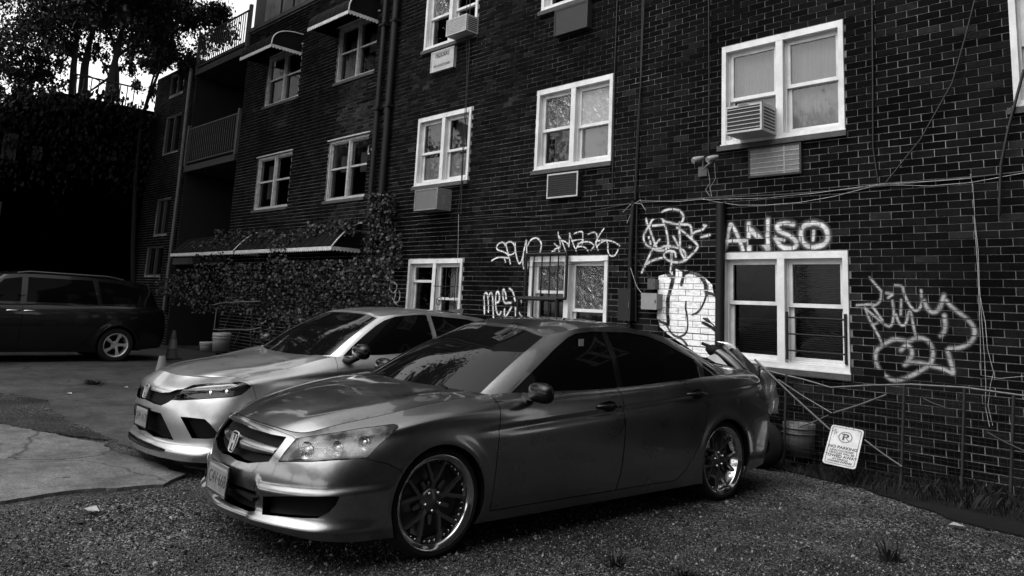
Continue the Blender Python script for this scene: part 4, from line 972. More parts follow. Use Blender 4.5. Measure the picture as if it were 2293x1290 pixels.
# metal awnings
def awning(u0, u1, zf, zt, proj, ribs=True, label=None, flat=False):
    a = empty('awning', P2((u0+u1)/2, zf)); a.parent = bld; W = u1-u0; n = 9; prof = []
    for i in range(n+1):
        t = i/n; prof.append((proj*math.sin(t*math.pi/2)**.8 if not flat else proj*t**.9, (zt-zf)*(math.cos(t*math.pi/2)**.75 if not flat else 1-t**1.5)))
    nr = max(4, int(W/.16)); wd = W/nr
    for i in range(nr):
        b_ = MB(); x0 = -W/2+i*wd; lift = .012*(i % 2); vs = []
        for y, z in prof: vs += [(x0+.004, -y, z+lift), (x0+wd-.004, -y, z+lift)]
        k = len(vs)
        for y, z in prof: vs += [(x0+.004, -y*.985, z+lift-.012), (x0+wd-.004, -y*.985, z+lift-.012)]
        fs = [(2*j, 2*j+2, 2*j+3, 2*j+1) for j in range(n)]+[(k+2*j, k+2*j+1, k+2*j+3, k+2*j+2) for j in range(n)]+[(2*j, k+2*j, k+2*j+2, 2*j+2) for j in range(n)]+[(2*j+1, 2*j+3, k+2*j+3, k+2*j+1) for j in range(n)]
        b_.add(vs, fs, True); b_.build('slat', awning_m, a)
    v = MB(); ns = max(6, int(W/.075)); top = .012
    def scallop(p0, p1, nn):
        p0, p1 = Vector(p0), Vector(p1); vs = []
        for i in range(nn*2+1):
            p = p0.lerp(p1, i/(nn*2)); vs += [p+Vector((0,0,top)), p-Vector((0,0,.045 if i % 2 == 0 else .075))]
        v.add(vs, [(2*i,2*i+1,2*i+3,2*i+2) for i in range(nn*2)])
    scallop((-W/2,-proj-.004,0), (W/2,-proj-.004,0), ns); scallop((W/2+.003,-proj,0), (W/2+.003,0,0), max(3, int(proj/.075)))
    v.build('valance', awning_trim, a)
    ed = MB(); ed.tube([(W/2,-y,z+.012) for y, z in prof], .014, 6); ed.build('edge_trim', awning_trim, a)
    sd2 = MB(); sd2.add([(W/2-.01,-y,z) for y, z in prof]+[(W/2-.01,0,0)], [tuple(range(n+2))]); sd2.build('awning_cheek', awning_m, a); sd2 = MB(); sd2.add([(-W/2+.01,-y,z) for y, z in prof]+[(-W/2+.01,0,0)], [tuple(range(n+2))]); sd2.build('awning_cheek', awning_m, a)
    return a
awning(-14.05, -12.46, 7.03, 7.47, .69); awning(-17.15, -15.55, 7.02, 7.45, .74)
awning(-16.55, -12.45, 2.42, 2.92, .62, flat=True); awning(-20.4, -16.65, 2.42, 2.9, .62, flat=True)

# ================================================================ neighbouring buildings that close the yard
nb = empty('dark_rear_building', (-25, 2, 0), 0, 'black unlit rear building closing the far left of the yard', 'building')
b_ = MB(); b_.add([(0,-9,0),(0,6.3,0),(0,6.3,7.1),(0,3.15,7.1),(0,3.1,6.85),(0,1.9,6.45),(0,-9,6.2)], [(0,1,2,3,4,5,6)]); b_.prism([(0,-9,0),(0,6.3,0),(0,6.3,7.1),(0,3.15,7.1),(0,3.1,6.85),(0,1.9,6.45),(0,-9,6.2)], (-8,0,0))
b_.build('wall', mat('soot_brick', .006, .95, spec=.1, var=.5, vscale=10, bump=.5, bscale=30), nb, fix=True)
for yy, zz, ww, hh in ((2.32, 4.9, .35, .75), (2.0, 3.2, .7, .5), (3.0, 5.0, .25, .4)):
    w = MB(); w.box((.0,yy-ww/2,zz), (.03,yy+ww/2,zz+hh)); wo2 = w.build('window', mat('far_frame', .04, .8), nb); p = MB(); p.box((.03,yy-ww/2+.04,zz+.04), (.034,yy+ww/2-.04,zz+hh-.04)); p.build('pane', mat('far_pane', .02, .1), wo2)
r_ = MB()
for i in range(9): r_.tube([(-2,4.2+i*.22,7.1), (-2,4.2+i*.22,8.25)], .018, 5)
r_.tube([(-2,4.1,8.25), (-2,6.1,8.25)], .03, 5); r_.tube([(-2,4.1,7.3), (-2,6.1,7.3)], .02, 5); r_.build('roof_railing', black_iron, nb)
# ================================================================ graffiti: paint films lying on the bricks
def paint_mat(name, val):
    m = bpy.data.materials.new(name); m.use_nodes = True; t = m.node_tree; b = t.nodes['Principled BSDF']; b.inputs['Base Color'].default_value = g(val); b.inputs['Roughness'].default_value = .7; b.inputs['Specular IOR Level'].default_value = .2
    a = t.nodes.new('ShaderNodeAttribute'); a.attribute_name = 'cover'; tr = t.nodes.new('ShaderNodeBsdfTransparent'); mx = t.nodes.new('ShaderNodeMixShader')
    geo = t.nodes.new('ShaderNodeNewGeometry'); n = t.nodes.new('ShaderNodeTexNoise'); n.inputs['Scale'].default_value = 30; n.inputs['Detail'].default_value = 6; n.inputs['Roughness'].default_value = .75
    mp = t.nodes.new('ShaderNodeMapping'); mp.inputs['Scale'].default_value = (.45, 1, 1.5); t.links.new(geo.outputs['Position'], mp.inputs[0]); t.links.new(mp.outputs[0], n.inputs['Vector'])
    mr = t.nodes.new('ShaderNodeMapRange'); mr.inputs[1].default_value = .32; mr.inputs[2].default_value = .6; mr.inputs[3].default_value = .45; mr.inputs[4].default_value = 1.05; t.links.new(n.outputs['Fac'], mr.inputs[0])
    mu = t.nodes.new('ShaderNodeMath'); mu.operation = 'MULTIPLY'; mu.use_clamp = True; t.links.new(a.outputs['Fac'], mu.inputs[0]); t.links.new(mr.outputs[0], mu.inputs[1])
    t.links.new(mu.outputs[0], mx.inputs[0]); t.links.new(tr.outputs[0], mx.inputs[1]); t.links.new(b.outputs[0], mx.inputs[2]); t.links.new(mx.outputs[0], t.nodes['Material Output'].inputs[0])
    bp = t.nodes.new('ShaderNodeBump'); bp.inputs['Strength'].default_value = .5; bp.inputs['Distance'].default_value = .006; t.links.new(n.outputs['Fac'], bp.inputs['Height']); t.links.new(bp.outputs[0], b.inputs['Normal'])
    return m
spray_white = paint_mat('spray_white', .8); spray_grey = paint_mat('spray_grey', .62); spray_black = paint_mat('spray_black', .004)
def wallpts(pts, ox, oy, sc): return [(lambda p: (p.x, p.z))(on_y(ox+a/sc, oy+b/sc)) for a, b in pts]
def film(name, label, strokes, widths, m, soft=.3, fills=(), joint=.3, proud=.0032, gain=1.0, cell=.0065):
    """strokes: polylines in wall metres, widths: half widths"""
    al = [p for s in strokes for p in s]+[p for s in fills for p in s]; mx = max(list(widths)+[.02])*2.2
    u0, u1 = min(p[0] for p in al)-mx, max(p[0] for p in al)+mx; z0, z1 = min(p[1] for p in al)-mx, max(p[1] for p in al)+mx
    nu, nz = int((u1-u0)/cell), int((z1-z0)/cell); U = u0+(np.arange(nu)+.5)*cell; Z = z0+(np.arange(nz)+.5)*cell; UU, ZZ = np.meshgrid(U, Z); A = np.zeros_like(UU)
    for s, w in zip(strokes, widths):
        D = np.full_like(UU, 9.)
        if len(s) > 2:      # round the corners
            q = [np.array(p) for p in s]; r = [q[0]]
            for i in range(len(q)-1): r += [q[i]*.75+q[i+1]*.25, q[i]*.25+q[i+1]*.75]
            s = r+[q[-1]]
        W_ = w*(.95+.14*np.sin(UU*31+ZZ*17+w*900)+.10*np.sin(UU*57-ZZ*43+1.7)) if soft > .1 else w
        for a, b in zip(s[:-1], s[1:]):
            a, b = np.array(a), np.array(b); d = b-a; L = d@d+1e-12; t = np.clip(((UU-a[0])*d[0]+(ZZ-a[1])*d[1])/L, 0, 1); D = np.minimum(D, np.hypot(UU-a[0]-t*d[0], ZZ-a[1]-t*d[1]))
        A = np.maximum(A, np.clip(1-(D-W_*(1-soft))/(w*2*soft+1e-6), 0, 1)*(.86+.14*np.sin(UU*13+ZZ*29)))
        if soft > .2: A = np.maximum(A, .12*np.clip(1-(D-w)/(w*1.6), 0, 1))
    for f in fills:
        I = np.zeros_like(UU, bool); n = len(f); j = n-1
        for i in range(n):
            xi, yi = f[i]; xj, yj = f[j]; c = ((yi > ZZ) != (yj > ZZ)) & (UU < (xj-xi)*(ZZ-yi)/(yj-yi+1e-12)+xi); I ^= c; j = i
        A = np.maximum(A, I*1.)
    kk = np.floor((ZZ-Z0)/CH); fz = (ZZ-Z0)-kk*CH; jz = (fz < JT*.75) | (fz > CH-JT*.25)
    ph = np.mod(UU+22.4+(np.mod(kk, 2))*BLn/2, BLn); ju = (ph < JT*.6) | (ph > BLn-JT*.6); J = jz | ju
    A = A*np.where(J, joint, 1.)*gain
    for h in HOLES: A[(UU > h[0]-.01) & (UU < h[1]+.01) & (ZZ > h[2]-.01) & (ZZ < h[3]+.01)] = 0
    ks = np.argwhere(A > .025); h = cell/2; vs = []; al = []
    for i, j in ks:
        o = proud if not J[i, j] else proud-.0045; u, z = UU[i, j], ZZ[i, j]
        vs += [P2(u-h,z-h,o), P2(u+h,z-h,o), P2(u+h,z+h,o), P2(u-h,z+h,o)]; al.append(A[i, j])
    me = bpy.data.meshes.new(name); me.from_pydata(vs, [], [(4*k,4*k+1,4*k+2,4*k+3) for k in range(len(al))])
    at = me.attributes.new('cover', 'FLOAT', 'FACE'); at.data.foreach_set('value', np.array(al, np.float32)); me.materials.append(m)
    o = bpy.data.objects.new(name, me); COL.objects.link(o); o.parent = bld; o['label'] = label; return o
def tagfilm(label, raw, crop, w, m=spray_white, **k): film('graffiti', label, [wallpts(s, *crop) for s in raw], w if isinstance(w, list) else [w]*len(raw), m, **k)
cB = (1080, 490, 5.375)
tagfilm('white spray letters SPUN', [[(278,325),(265,290),(235,280),(195,300),(170,345),(185,375),(230,390),(275,405),(310,430),(325,465)],[(115,505),(150,480),(200,460),(260,465),(325,472)],[(265,465),(280,520)],
  [(285,300),(300,370),(320,450),(340,540)],[(285,300),(320,275),(360,280),(385,310),(400,360),(390,410),(350,435),(310,430)],[(395,290),(400,390),(420,490),(445,545),(470,520),(490,450),(510,350),(530,260)],[(520,300),(495,430),(487,510),(500,600)],
  [(532,265),(535,400),(545,520),(555,605)],[(545,330),(570,270),(610,235),(660,230),(700,265),(715,310),(705,370),(692,418)]], cB, .0105, soft=.3)
tagfilm('white spray tag over the barred window', [[(840,390),(880,382)],[(870,300),(900,330),(950,345),(890,355),(850,390)],[(915,160),(915,210),(935,260),(940,300),(940,340)],[(920,200),(960,270),(985,330),(1010,405)],[(915,350),(930,410)],[(960,260),(1010,280),(1040,310),(1045,345),(1050,250),(1055,175)],
  [(1050,180),(1085,270),(1105,330),(1130,385)],[(1080,270),(1130,255),(1190,245),(1225,260),(1190,280),(1150,320),(1130,360)],[(1110,180),(1160,155),(1210,155),(1215,210),(1205,310)],[(1140,340),(1190,330),(1240,345),(1275,385)],[(1150,300),(1230,275),(1300,280),(1340,310),(1350,330),(1310,375)],
  [(1275,185),(1320,165),(1370,165),(1385,210),(1380,260)],[(1465,120),(1420,180),(1385,250),(1350,330)],[(1380,270),(1440,255),(1490,260),(1550,265),(1610,290),(1655,325)],[(1385,330),(1420,290),(1480,265)],[(1370,270),(1375,330),(1395,375)],[(1500,265),(1515,310),(1510,370),(1525,430),(1560,455),(1600,440),(1625,400),(1635,370)]], cB, .0085, soft=.3)
tagfilm('white spray letters mesk', [[(27,1140),(25,1000),(20,910),(50,885),(70,930),(75,1050),(75,1120)],[(78,930),(105,880),(125,920),(130,1050),(135,1190)],[(165,1010),(205,1000),(210,930),(195,870),(170,885),(160,960),(165,1080),(185,1150),(210,1160),(225,1120)],
  [(290,960),(280,890),(255,840),(245,900),(255,980),(275,1020),(320,1010),(365,1010),(360,1050),(320,1120),(280,1190),(265,1150),(270,1090)],[(330,840),(365,870),(385,930),(400,1010),(400,1100),(405,1180)],[(470,970),(470,1020),(430,1060),(395,1090),(430,1110),(478,1180)]], cB, .0135, soft=.22)
tagfilm('small grey looped spray mark', [[(175,535),(150,560),(150,600),(180,625),(205,600),(210,555),(178,535)],[(145,600),(140,660),(150,710),(180,715),(190,660),(200,620)],[(190,700),(225,690),(235,630),(225,605)],[(160,640),(190,690),(215,720)]], (830,480,3.528), .013, spray_grey, gain=.7)
tagfilm('white round face-like spray tag', [[(100,150),(110,190),(130,230),(160,320),(192,400)],[(120,210),(80,280),(80,330),(105,370),(160,395),(200,410),(260,410),(272,370)],[(125,215),(150,150),(200,130),(232,142)],[(225,140),(215,115),(240,85),(300,65),(370,75),(405,110),(410,150),(380,195),(320,185),(250,170),(225,140)],
  [(240,170),(265,230),(280,310),(285,385)],[(150,205),(250,195)],[(375,180),(375,260),(380,380)],[(355,220),(410,255),(470,310),(525,360),(525,390),(470,450),(420,495),(360,510),(300,500),(250,470),(245,430),(290,410),(340,420),(345,460)],[(325,295),(360,360),(390,430),(420,490)],
  [(385,195),(460,195),(475,230),(475,310)],[(475,290),(490,260),(560,240),(585,215)],[(150,400),(110,490),(65,590)],[(90,530),(150,490),(230,470)],[(310,420),(310,520),(300,590)],[(123,298),(124,306)],[(133,335),(136,355)],[(455,380),(465,380)],[(555,300),(625,280)],[(575,200),(595,205)],[(200,395),(270,370),(340,380),(400,400),(430,440),(425,490)],[(165,370),(210,320)]], (1420,450,3.686), .0135, gain=.85, soft=.35)
tagfilm('white block letters ANSO', [[(165,690),(215,560),(262,250),(300,255),(400,440),(490,690)],[(150,520),(230,530),(530,525)],[(595,690),(590,450),(585,235)],[(600,330),(720,440),(830,560),(915,670)],[(912,670),(912,400),(915,170)],
  [(1350,250),(1250,225),(1110,235),(1060,300),(1110,370),(1300,450),(1400,540),(1405,630),(1300,665),(1160,650),(1090,570),(1040,480)],[(1040,490),(1190,520)],[(1680,225),(1530,265),(1475,380),(1490,520),(1580,620),(1700,650),(1830,615),(1930,540),(1940,420),(1900,310),(1800,240),(1680,225)],[(1700,360),(1690,520)]], (1600,470,7.643), [.021, .020, .025, .031, .023, .024, .016, .025, .016], soft=.45, gain=.9)
tagfilm('pale sprayed heart with looping lines', [[(220,100),(270,160),(340,240)],[(340,240),(335,330),(290,385),(220,375),(90,385)],[(170,410),(220,540),(280,640),(330,740),(350,800)],[(180,420),(280,510),(380,590),(430,610),(460,560),(470,450),(455,340)],[(250,400),(300,470),(350,540)],[(245,590),(300,565)],[(390,260),(470,265),(410,310)],
  [(480,180),(560,185),(570,250),(600,330),(640,400),(690,450),(740,420),(760,350),(750,230)],[(545,330),(540,480)],[(490,480),(520,570),(560,600),(600,570),(625,430),(650,470),(670,600),(700,720)]], (1900,600,4.606), .011, spray_grey, gain=.62, soft=.5)
tagfilm('pale sprayed heart outline', [[(780,340),(820,430),(870,465),(930,440),(960,370),(985,280)],[(1010,340),(1080,420),(1180,490),(1270,570),(1305,650),(1290,740),(1220,800),(1120,830),(1020,830),(1040,920),(1070,1020),(1080,1090),(1065,1150)],[(1070,1090),(980,1040),(860,1010),(760,980),(640,970),(580,1000)],[(990,490),(1000,600),(990,660),(955,700)],
  [(350,800),(290,840),(275,930),(300,1020),(350,1090),(460,1165),(560,1150),(700,1090),(840,1000),(880,900),(860,800),(800,730),(700,720),(620,760),(560,740),(470,730),(380,780)],[(540,850),(600,785),(650,830),(660,900),(620,960),(580,1000)]], (1900,600,4.606), .017, spray_grey, gain=.6, soft=.6)
film('graffiti', 'white painted block of bricks', [], [], spray_white, fills=[wallpts([(205,620),(190,700),(200,780),(195,900),(190,960),(215,1040),(280,1100),(430,1200),(560,1290),(640,1290),(712,1180),(706,860),(695,790),(655,760),(645,690),(590,640),(540,600),(470,580),(410,570),(340,560),(300,600),(260,605)], 1420,450,3.686)], joint=.12, proud=.003, gain=1.1)
film('graffiti', 'black outline over the white painted bricks', [wallpts(s, 1420,450,3.686) for s in ([(220,540),(300,620),(330,640),(300,720),(280,820),(275,930),(285,1010)],[(330,640),(330,530),(400,570),(418,600),(390,690)],[(415,600),(470,580),(540,610),(590,670),(600,770)],[(600,770),(570,860),(530,920),(480,940)],[(430,830),(425,880),(440,960),(445,1040),(430,1100),(380,1120)],[(565,1005),(640,1040),(680,1080)],[(680,1080),(682,1180)],[(600,760),(660,770),(700,820)],[(270,1030),(320,1110),(390,1130),(440,1190)],[(190,985),(285,1025)])],
  [.027,.022,.027,.013,.012,.018,.012,.020,.015,.018], spray_black, soft=.2, joint=.8, proud=.0045, gain=1.2)
tagfilm('faint white scribble by old window', [[(735,285),(728,375)],[(728,375),(745,378)],[(770,320),(800,330),(780,360)],[(800,300),(840,375)],[(845,300),(815,375)]], (700,280,5.864), .014, spray_grey, gain=.6)

# ================================================================ air conditioners
def ac_unit(name, tl, br, p, label, front, casem, slats=0, inset=.02, grid=False, depth=None, vert=0, label_txt=None, side_vent=False):
    a, b = on_y(*tl, WALL_Y-p), on_y(*br, WALL_Y-p); W, Hh = b.x-a.x, a.z-b.z; back = depth if depth else p+.05
    e = empty(name, ((a.x+b.x)/2, WALL_Y-p, b.z), 0, label, 'air conditioner'); fr = .022
    c = MB(); c.box((-W/2, .004, 0), (W/2, back, Hh)); c.build('case', casem, e)
    f = MB(); f.box((-W/2,-.006,0), (-W/2+fr,.006,Hh)); f.box((W/2-fr,-.006,0), (W/2,.006,Hh)); f.box((-W/2+fr,-.004,0), (W/2-fr,.006,fr)); f.box((-W/2+fr,-.004,Hh-fr), (W/2-fr,.006,Hh)); f.build('front_frame', casem if not grid else ac_white, e)
    p_ = MB(); p_.add([(-W/2+fr,.002,fr),(W/2-fr,.002,fr),(W/2-fr,.002,Hh-fr),(-W/2+fr,.002,Hh-fr)], [(0,1,2,3)]); p_.build('front_panel', front, e)
    for i in range(slats):
        z = fr+(Hh-2*fr)*(i+.5)/slats; s = MB(); s.box((-W/2+fr,-.005,z-.004), (W/2-fr,.0015,z+.004)); s.build('slat', casem, e)
    for i in range(vert):
        u = -W/2+fr+(W-2*fr)*(i+.5)/vert; s = MB(); s.box((u-.0025,-.003,fr), (u+.0025,.0012,Hh-fr)); s.build('fin', ac_grey, e)
    if side_vent:
        for i in range(7):
            s = MB(); z = Hh*.15+Hh*.7*i/6; s.box((W/2,.04,z-.012), (W/2+.003,back*.75,z+.005)); s.build('side_vent', ac_dark, e)
    if label_txt:
        for t_, zz, sz in label_txt: text_mesh(t_, sz, ink, 'lettering', e, frame_m((0, -.008, Hh*zz), (1, 0, 0), (0, 0, 1)), sx=.85)
    return e, W, Hh
e, W, Hh = ac_unit('air_conditioner', (1624.8,241.4), (1706.5,290), .345, 'white window air conditioner jutting from the upper right window', ac_dark, ac_white, slats=6, side_vent=True)
t_ = MB(); t_.box((-.07,-.008,Hh-.014), (.07,-.0065,Hh+.012)); t_.build('name_strip', plate_white, e); text_mesh('FRIGIDAIRE', .022, ink, 'lettering', e, frame_m((0, -.0095, Hh-.001), (1,0,0), (0,0,1)), sx=.95)
ac_unit('air_conditioner', (1000.7,46.5), (1043.5,67), .265, 'pale window air conditioner in the top left white window', ac_white, ac_white, slats=8, side_vent=True)
ac_unit('wall_air_conditioner', (966.5,119), (1015,149), .06, 'pale lettered metal air conditioner sleeve under the top window', ac_white, ac_white, depth=.12, label_txt=[('FEDDERS', .76, .115), ('AIR CONDITIONER', .26, .062)])
ac_unit('wall_air_conditioner', (1242.5,24), (1315,59.5), .10, 'black rusted air conditioner sleeve at the top edge', ac_dark, ac_dark, depth=.12)
ac_unit('wall_air_conditioner', (1226,391), (1293,439), .08, 'black grille air conditioner with white rim below middle window', ac_dark, ac_dark, grid=True, slats=10, depth=.12)
ac_unit('wall_air_conditioner', (930,426), (978,468), .30, 'boxy grey air conditioner below the left middle window', mat('ac_mesh', .10, .7, var=.6, vscale=90), ac_grey, depth=.32)
e, W, Hh = ac_unit('wall_air_conditioner', (1676,333), (1795,388), .03, 'pale finned flush air conditioner grille below upper right window', mat('ac_fins', .22, .7, var=.35, vscale=12), ac_dark, slats=0, vert=44, depth=.06)
for z in (.14, .3, .46, .62, .78):
    s = MB(); s.box((-W/2+.022,-.006,Hh*z), (W/2-.022,-.003,Hh*z+.006)); s.build('cross_bar', ac_white, e)
s = MB(); s.box((W*.18,-.006,.022), (W*.18+.01,-.003,Hh-.022)); s.build('divider', ac_white, e)
# ================================================================ fittings on the wall
def wpt(px, py, out=.02): q = on_y(px, py, WALL_Y-out); return (q.x, q.y, q.z)
def cable(pts, r, m, label, cat='cable', group=None, out=.02, crop=None, mid=2):
    if crop: pts = cp(pts, *crop)
    P = [np.array(wpt(a, b, out)) for a, b in pts]; Q = []
    for i in range(len(P)-1):
        for k in range(mid): Q.append(P[i]+(P[i+1]-P[i])*k/mid)
    Q.append(P[-1]); b_ = MB(); b_.tube(Q, r, 5); return tag(b_.build('cable', m), label, cat, group)
cA = (1400, 0, 2.568)
cable([(95,1155),(300,1160),(450,1145),(520,1160),(650,1180),(800,1180),(1000,1165),(1200,1130),(1450,1065),(1600,1065),(1750,1070),(1990,1050),(2150,1020),(2320,990)], .0030, cable_white, 'long thin white cable sagging across the wall to the right edge', crop=cA)
cable([(450,1148),(800,1140),(1100,1110),(1450,1062)], .0028, cable_white, 'white cable running straight above the sagging one', crop=cA, out=.03)
cable([(1460,1060),(1800,1040),(1990,1025)], .0028, cable_white, 'short white cable tied at the clips right of the upper window', crop=cA, out=.03)
cable([(-170,1190),(120,1165),(500,1140),(900,1120),(1300,1090),(1700,1050),(2000,1020),(2320,985)], .010, cable_dark, 'thick black cable along the wall under the upper windows', crop=cA, out=.012)
cable([(1985,1000),(2000,1080),(2010,1240)], .0030, cable_white, 'white cable dropping from clip at far right', crop=cA, out=.03)
cable([(100,0),(85,600),(60,1150)], .010, cable_dark, 'black cable hanging straight left of upper right window', crop=cA)
cable([(480,0),(482,500),(478,880)], .008, cable_dark, 'black cable hanging down to the floodlights', crop=cA)
cable([(1420,0),(1424,500),(1425,850),(1455,1050)], .009, cable_dark, 'black cable hanging right of upper right window', crop=cA)
cable([(2010,0),(1960,200),(1880,480),(1700,800),(1500,1050)], .009, cable_dark, 'black cable slanting down the wall at upper right', crop=cA, out=.05)
cable([(2293,400),(2250,560),(2200,750),(2160,950),(2150,1240)], .014, cable_dark, 'thick black cable curving down at the right edge', crop=cA, out=.06)
cF = (1960, 560, 4.3)
cable([(950,-330),(975,0),(990,250),(1010,800),(1018,1205),(1200,1237),(1432,1215)], .0028, cable_white, 'white cable drop turning right above the wire fence', crop=cF, out=.04)
cable([(955,-330),(990,0),(1005,400),(1050,1000),(1065,1290),(1058,1500),(1100,1700)], .0028, cable_white, 'white cable drop hanging lowest at right', crop=cF, out=.05)
cable([(1000,300),(1010,450),(1060,700),(1080,950),(1140,1180),(1110,1290),(1085,1500),(1130,1690)], .0028, cable_white, 'white cable drop bowing outward at right', crop=cF, out=.06)
cC = (850, 0, 2.6877)
cable([(545,-10),(540,300),(520,700),(500,1000),(490,1290)], .008, cable_dark, 'black cable pair hanging over the left windows', crop=cC, out=.06)
cable([(525,-10),(525,500),(505,800),(490,1130),(470,1290)], .006, cable_dark, 'thin black cable beside the pair over left windows', crop=cC, out=.08)
cable([(1430,0),(1415,400),(1400,1200)], .008, cable_dark, 'black cable hanging right of middle window', crop=cC)
cable([(1592,0),(1575,450),(1550,800),(1535,1200)], .008, cable_dark, 'black cable hanging between middle and right windows', crop=cC, out=.05)
cD = (830, 480, 3.528)
cable([(695,0),(690,300),(685,420),(670,620),(690,790)], .0035, cable_white, 'white cable hanging over lower left window', crop=cD, out=.07)
cable([(370,75),(700,40),(1000,20),(1300,25),(1600,0),(2030,-80)], .006, cable_dark, 'black cable under the left windows along the bricks', crop=cD)
cable([(2230,540),(2100,340),(1450,410),(1050,420)], .004, cable_dark, 'thin black cable looping over the small windows', crop=cD, out=.03)
# floodlights
fl = empty('floodlight', wpt(1577, 385, 0), 0, 'twin white floodlight heads above the round graffiti tag', 'floodlight')
b_ = MB(); b_.box((-.06,-.04,-.06), (.06,0,.06)); b_.build('junction_box', zinc, fl)
fo = Vector(wpt(1577, 385, 0))
for (x_, y_) in ((1562,357), (1594,355)):
    c = Vector(wpt(x_, y_, .16))-fo; d = Vector((-.35, -.8, -.35)).normalized(); q = MB(); q.tube([c-d*.09, c-d*.05, c, c+d*.05, c+d*.07], [.02,.03,.037,.040,.036], 14); q.tube([(0,-.03,.03), tuple(c-d*.09)], .012, 6); q.build('lamp_head', mat('lamp_enamel', .22, .5, var=.3, vscale=14), fl)
cable([(1585,378),(1590,410),(1580,425),(1590,440)], .0028, cable_white, 'white flex curling below the floodlights', out=.05); cable([(1600,365),(1602,400),(1590,420),(1594,442)], .0028, cable_white, 'second white flex looping below the floodlights', out=.06)
# conduit, meter boxes
for (x0, y0, x1, y1, p, m_, lb) in ((1385.6,647,1409.6,718,.14,black_iron,'black meter box on the wall behind the near car roof'),(1450.7,624.6,1465,647,.10,zinc,'small grey metal box beside the round tag'),(1436.6,657,1469,692.6,.14,mat('box_grey', .20, .6, var=.12, vscale=8),'larger grey metal box left of white painted bricks')):
    a, b = on_y(x0, y0, WALL_Y-p), on_y(x1, y1, WALL_Y-p); W, Hh = b.x-a.x, a.z-b.z; e = empty('electrical_box', ((a.x+b.x)/2, WALL_Y-p, b.z), 0, lb, 'electrical box')
    c = MB(); c.box((-W/2,.012,0), (W/2,p,Hh)); c.build('box', m_, e); c = MB(); c.box((-W/2-.006,0,-.006), (W/2+.006,.011,Hh+.006)); c.build('cover', m_, e); c = MB(); c.box((W/2-.02,-.008,Hh*.4), (W/2-.008,0,Hh*.6)); c.build('latch', zinc, e)
cd_ = MB(); cd_.tube([wpt(1418,450,.05), wpt(1412,560,.05), wpt(1410,720,.05), wpt(1405,1000,.05)], .03, 8); tag(cd_.build('conduit', black_pipe), 'thick black conduit rising between middle and right windows', 'conduit')
cd_ = MB(); cd_.tube([wpt(1427,452,.04), wpt(1424,600,.04), wpt(1424,720,.04)], .016, 6); tag(cd_.build('conduit', black_pipe), 'thin black conduit beside the thick one', 'conduit')
cd_ = MB(); cd_.tube([wpt(1614,455,.05), wpt(1613,600,.05), wpt(1611,790,.05), wpt(1609,1000,.05)], .055, 8); tag(cd_.build('conduit', black_pipe), 'black pipe along the left edge of big lower window', 'pipe')
for (a, b, lb_) in (((1418,455),(1395,475),'pale cable end pointing left at the conduit head'), ((1420,455),(1445,470),'pale cable end drooping right at the conduit head'), ((1418,458),(1404,500),'longest pale cable end below the conduit head'), ((1424,455),(1436,452),'shortest pale cable end on top of the conduit head')):
    cable([a, ((a[0]+b[0])/2+4, (a[1]+b[1])/2-6), b], .004, cable_white, lb_, out=.07)
cable([(1412,600),(1425,640),(1440,662)], .004, cable_white, 'pale cable bending into the larger grey box', out=.07)

# ================================================================ no-parking sign
sy = 7.55
A, B_, Cc, Dd = [on_y(*q, sy) for q in ((1862.3,950.6), (1936,963.6), (1914.4,1052.6), (1841.7,1035.3))]
sgn = empty('parking_sign', tuple((A+B_+Cc+Dd)/4), 0, 'tilted white NO PARKING sign on the wire fence', 'sign')
xa = ((B_-A)+(Cc-Dd)); ya = ((A-Dd)+(B_-Cc)); sw, sh = xa.length/4, ya.length/4; fm = frame_m(sgn.location, xa, ya); c_sg = EYE+(Vector((-3.231,7.785,.272))-EYE)*.957; sw, sh = .146, .2187; fm = frame_m(c_sg, (.985,.158,-.065), (-.06,.676,.734)); sgn.matrix_world = fm
def rrect(w, h, r, z, n=6):
    o = []
    for cx_, cy_, a0 in ((w-r,h-r,0), (-w+r,h-r,90), (-w+r,-h+r,180), (w-r,-h+r,270)):
        for k in range(n+1): a = R(a0+90*k/n); o.append((cx_+r*math.cos(a), cy_+r*math.sin(a), z))
    return o
bx_ = MB(); bx_.prism(rrect(sw, sh, .03, -.003), (0,0,.003)); bx_.build('sign_plate', mat('sign_white', .36, .45, var=.12, vscale=22, var2=.12, v2scale=9), sgn)
def ring(o_, i_, m_, nm):
    q = MB(); n = len(o_); q.add(o_+i_, [(k,(k+1) % n,n+(k+1) % n,n+k) for k in range(n)]); return q.build(nm, m_, sgn)
ring(rrect(sw-.016, sh-.016, .022, .0008), rrect(sw-.0215, sh-.0215, .018, .0008), ink, 'border_line')
cz_ = sh*.46; rr = .063; red = mat('sign_red', .10, .5)
circ = lambda r, z: [(r*math.cos(2*math.pi*k/36), cz_+r*math.sin(2*math.pi*k/36), z) for k in range(36)]
ring(circ(rr, .0016), circ(rr-.011, .0016), red, 'prohibition_ring')
q = MB(); d1 = Vector((math.cos(R(-45)), math.sin(R(-45)), 0)); q.obox((0, cz_, .0018), d1*(rr-.004), Vector((-d1.y, d1.x, 0))*.005, (0,0,.0004)); q.build('prohibition_bar', red, sgn)
def stext(t_, yy, sz, sx=1., nm='lettering', xx=0., bold=.0): 
    o = text_mesh(t_, sz, ink, nm, sgn, Matrix.Translation((xx, yy, .001)), extrude=.0004, sx=sx, bold=sz*.032); return o
stext('P', cz_-.002, .098, 1.15)
for t_, yy, sz, sx in (('NO PARKING', -.02, .044, .98), ('UNAUTHORIZED', -.055, .028, 1.0), ('VEHICLES WILL BE', -.082, .028, 1.0), ('TOWED AWAY', -.115, .042, .98), ('AT VEHICLE', -.147, .026, 1.0), ('OWNERS EXPENSE', -.172, .026, 1.0)): stext(t_, yy*sh/.215, sz*sw/.15, sx)
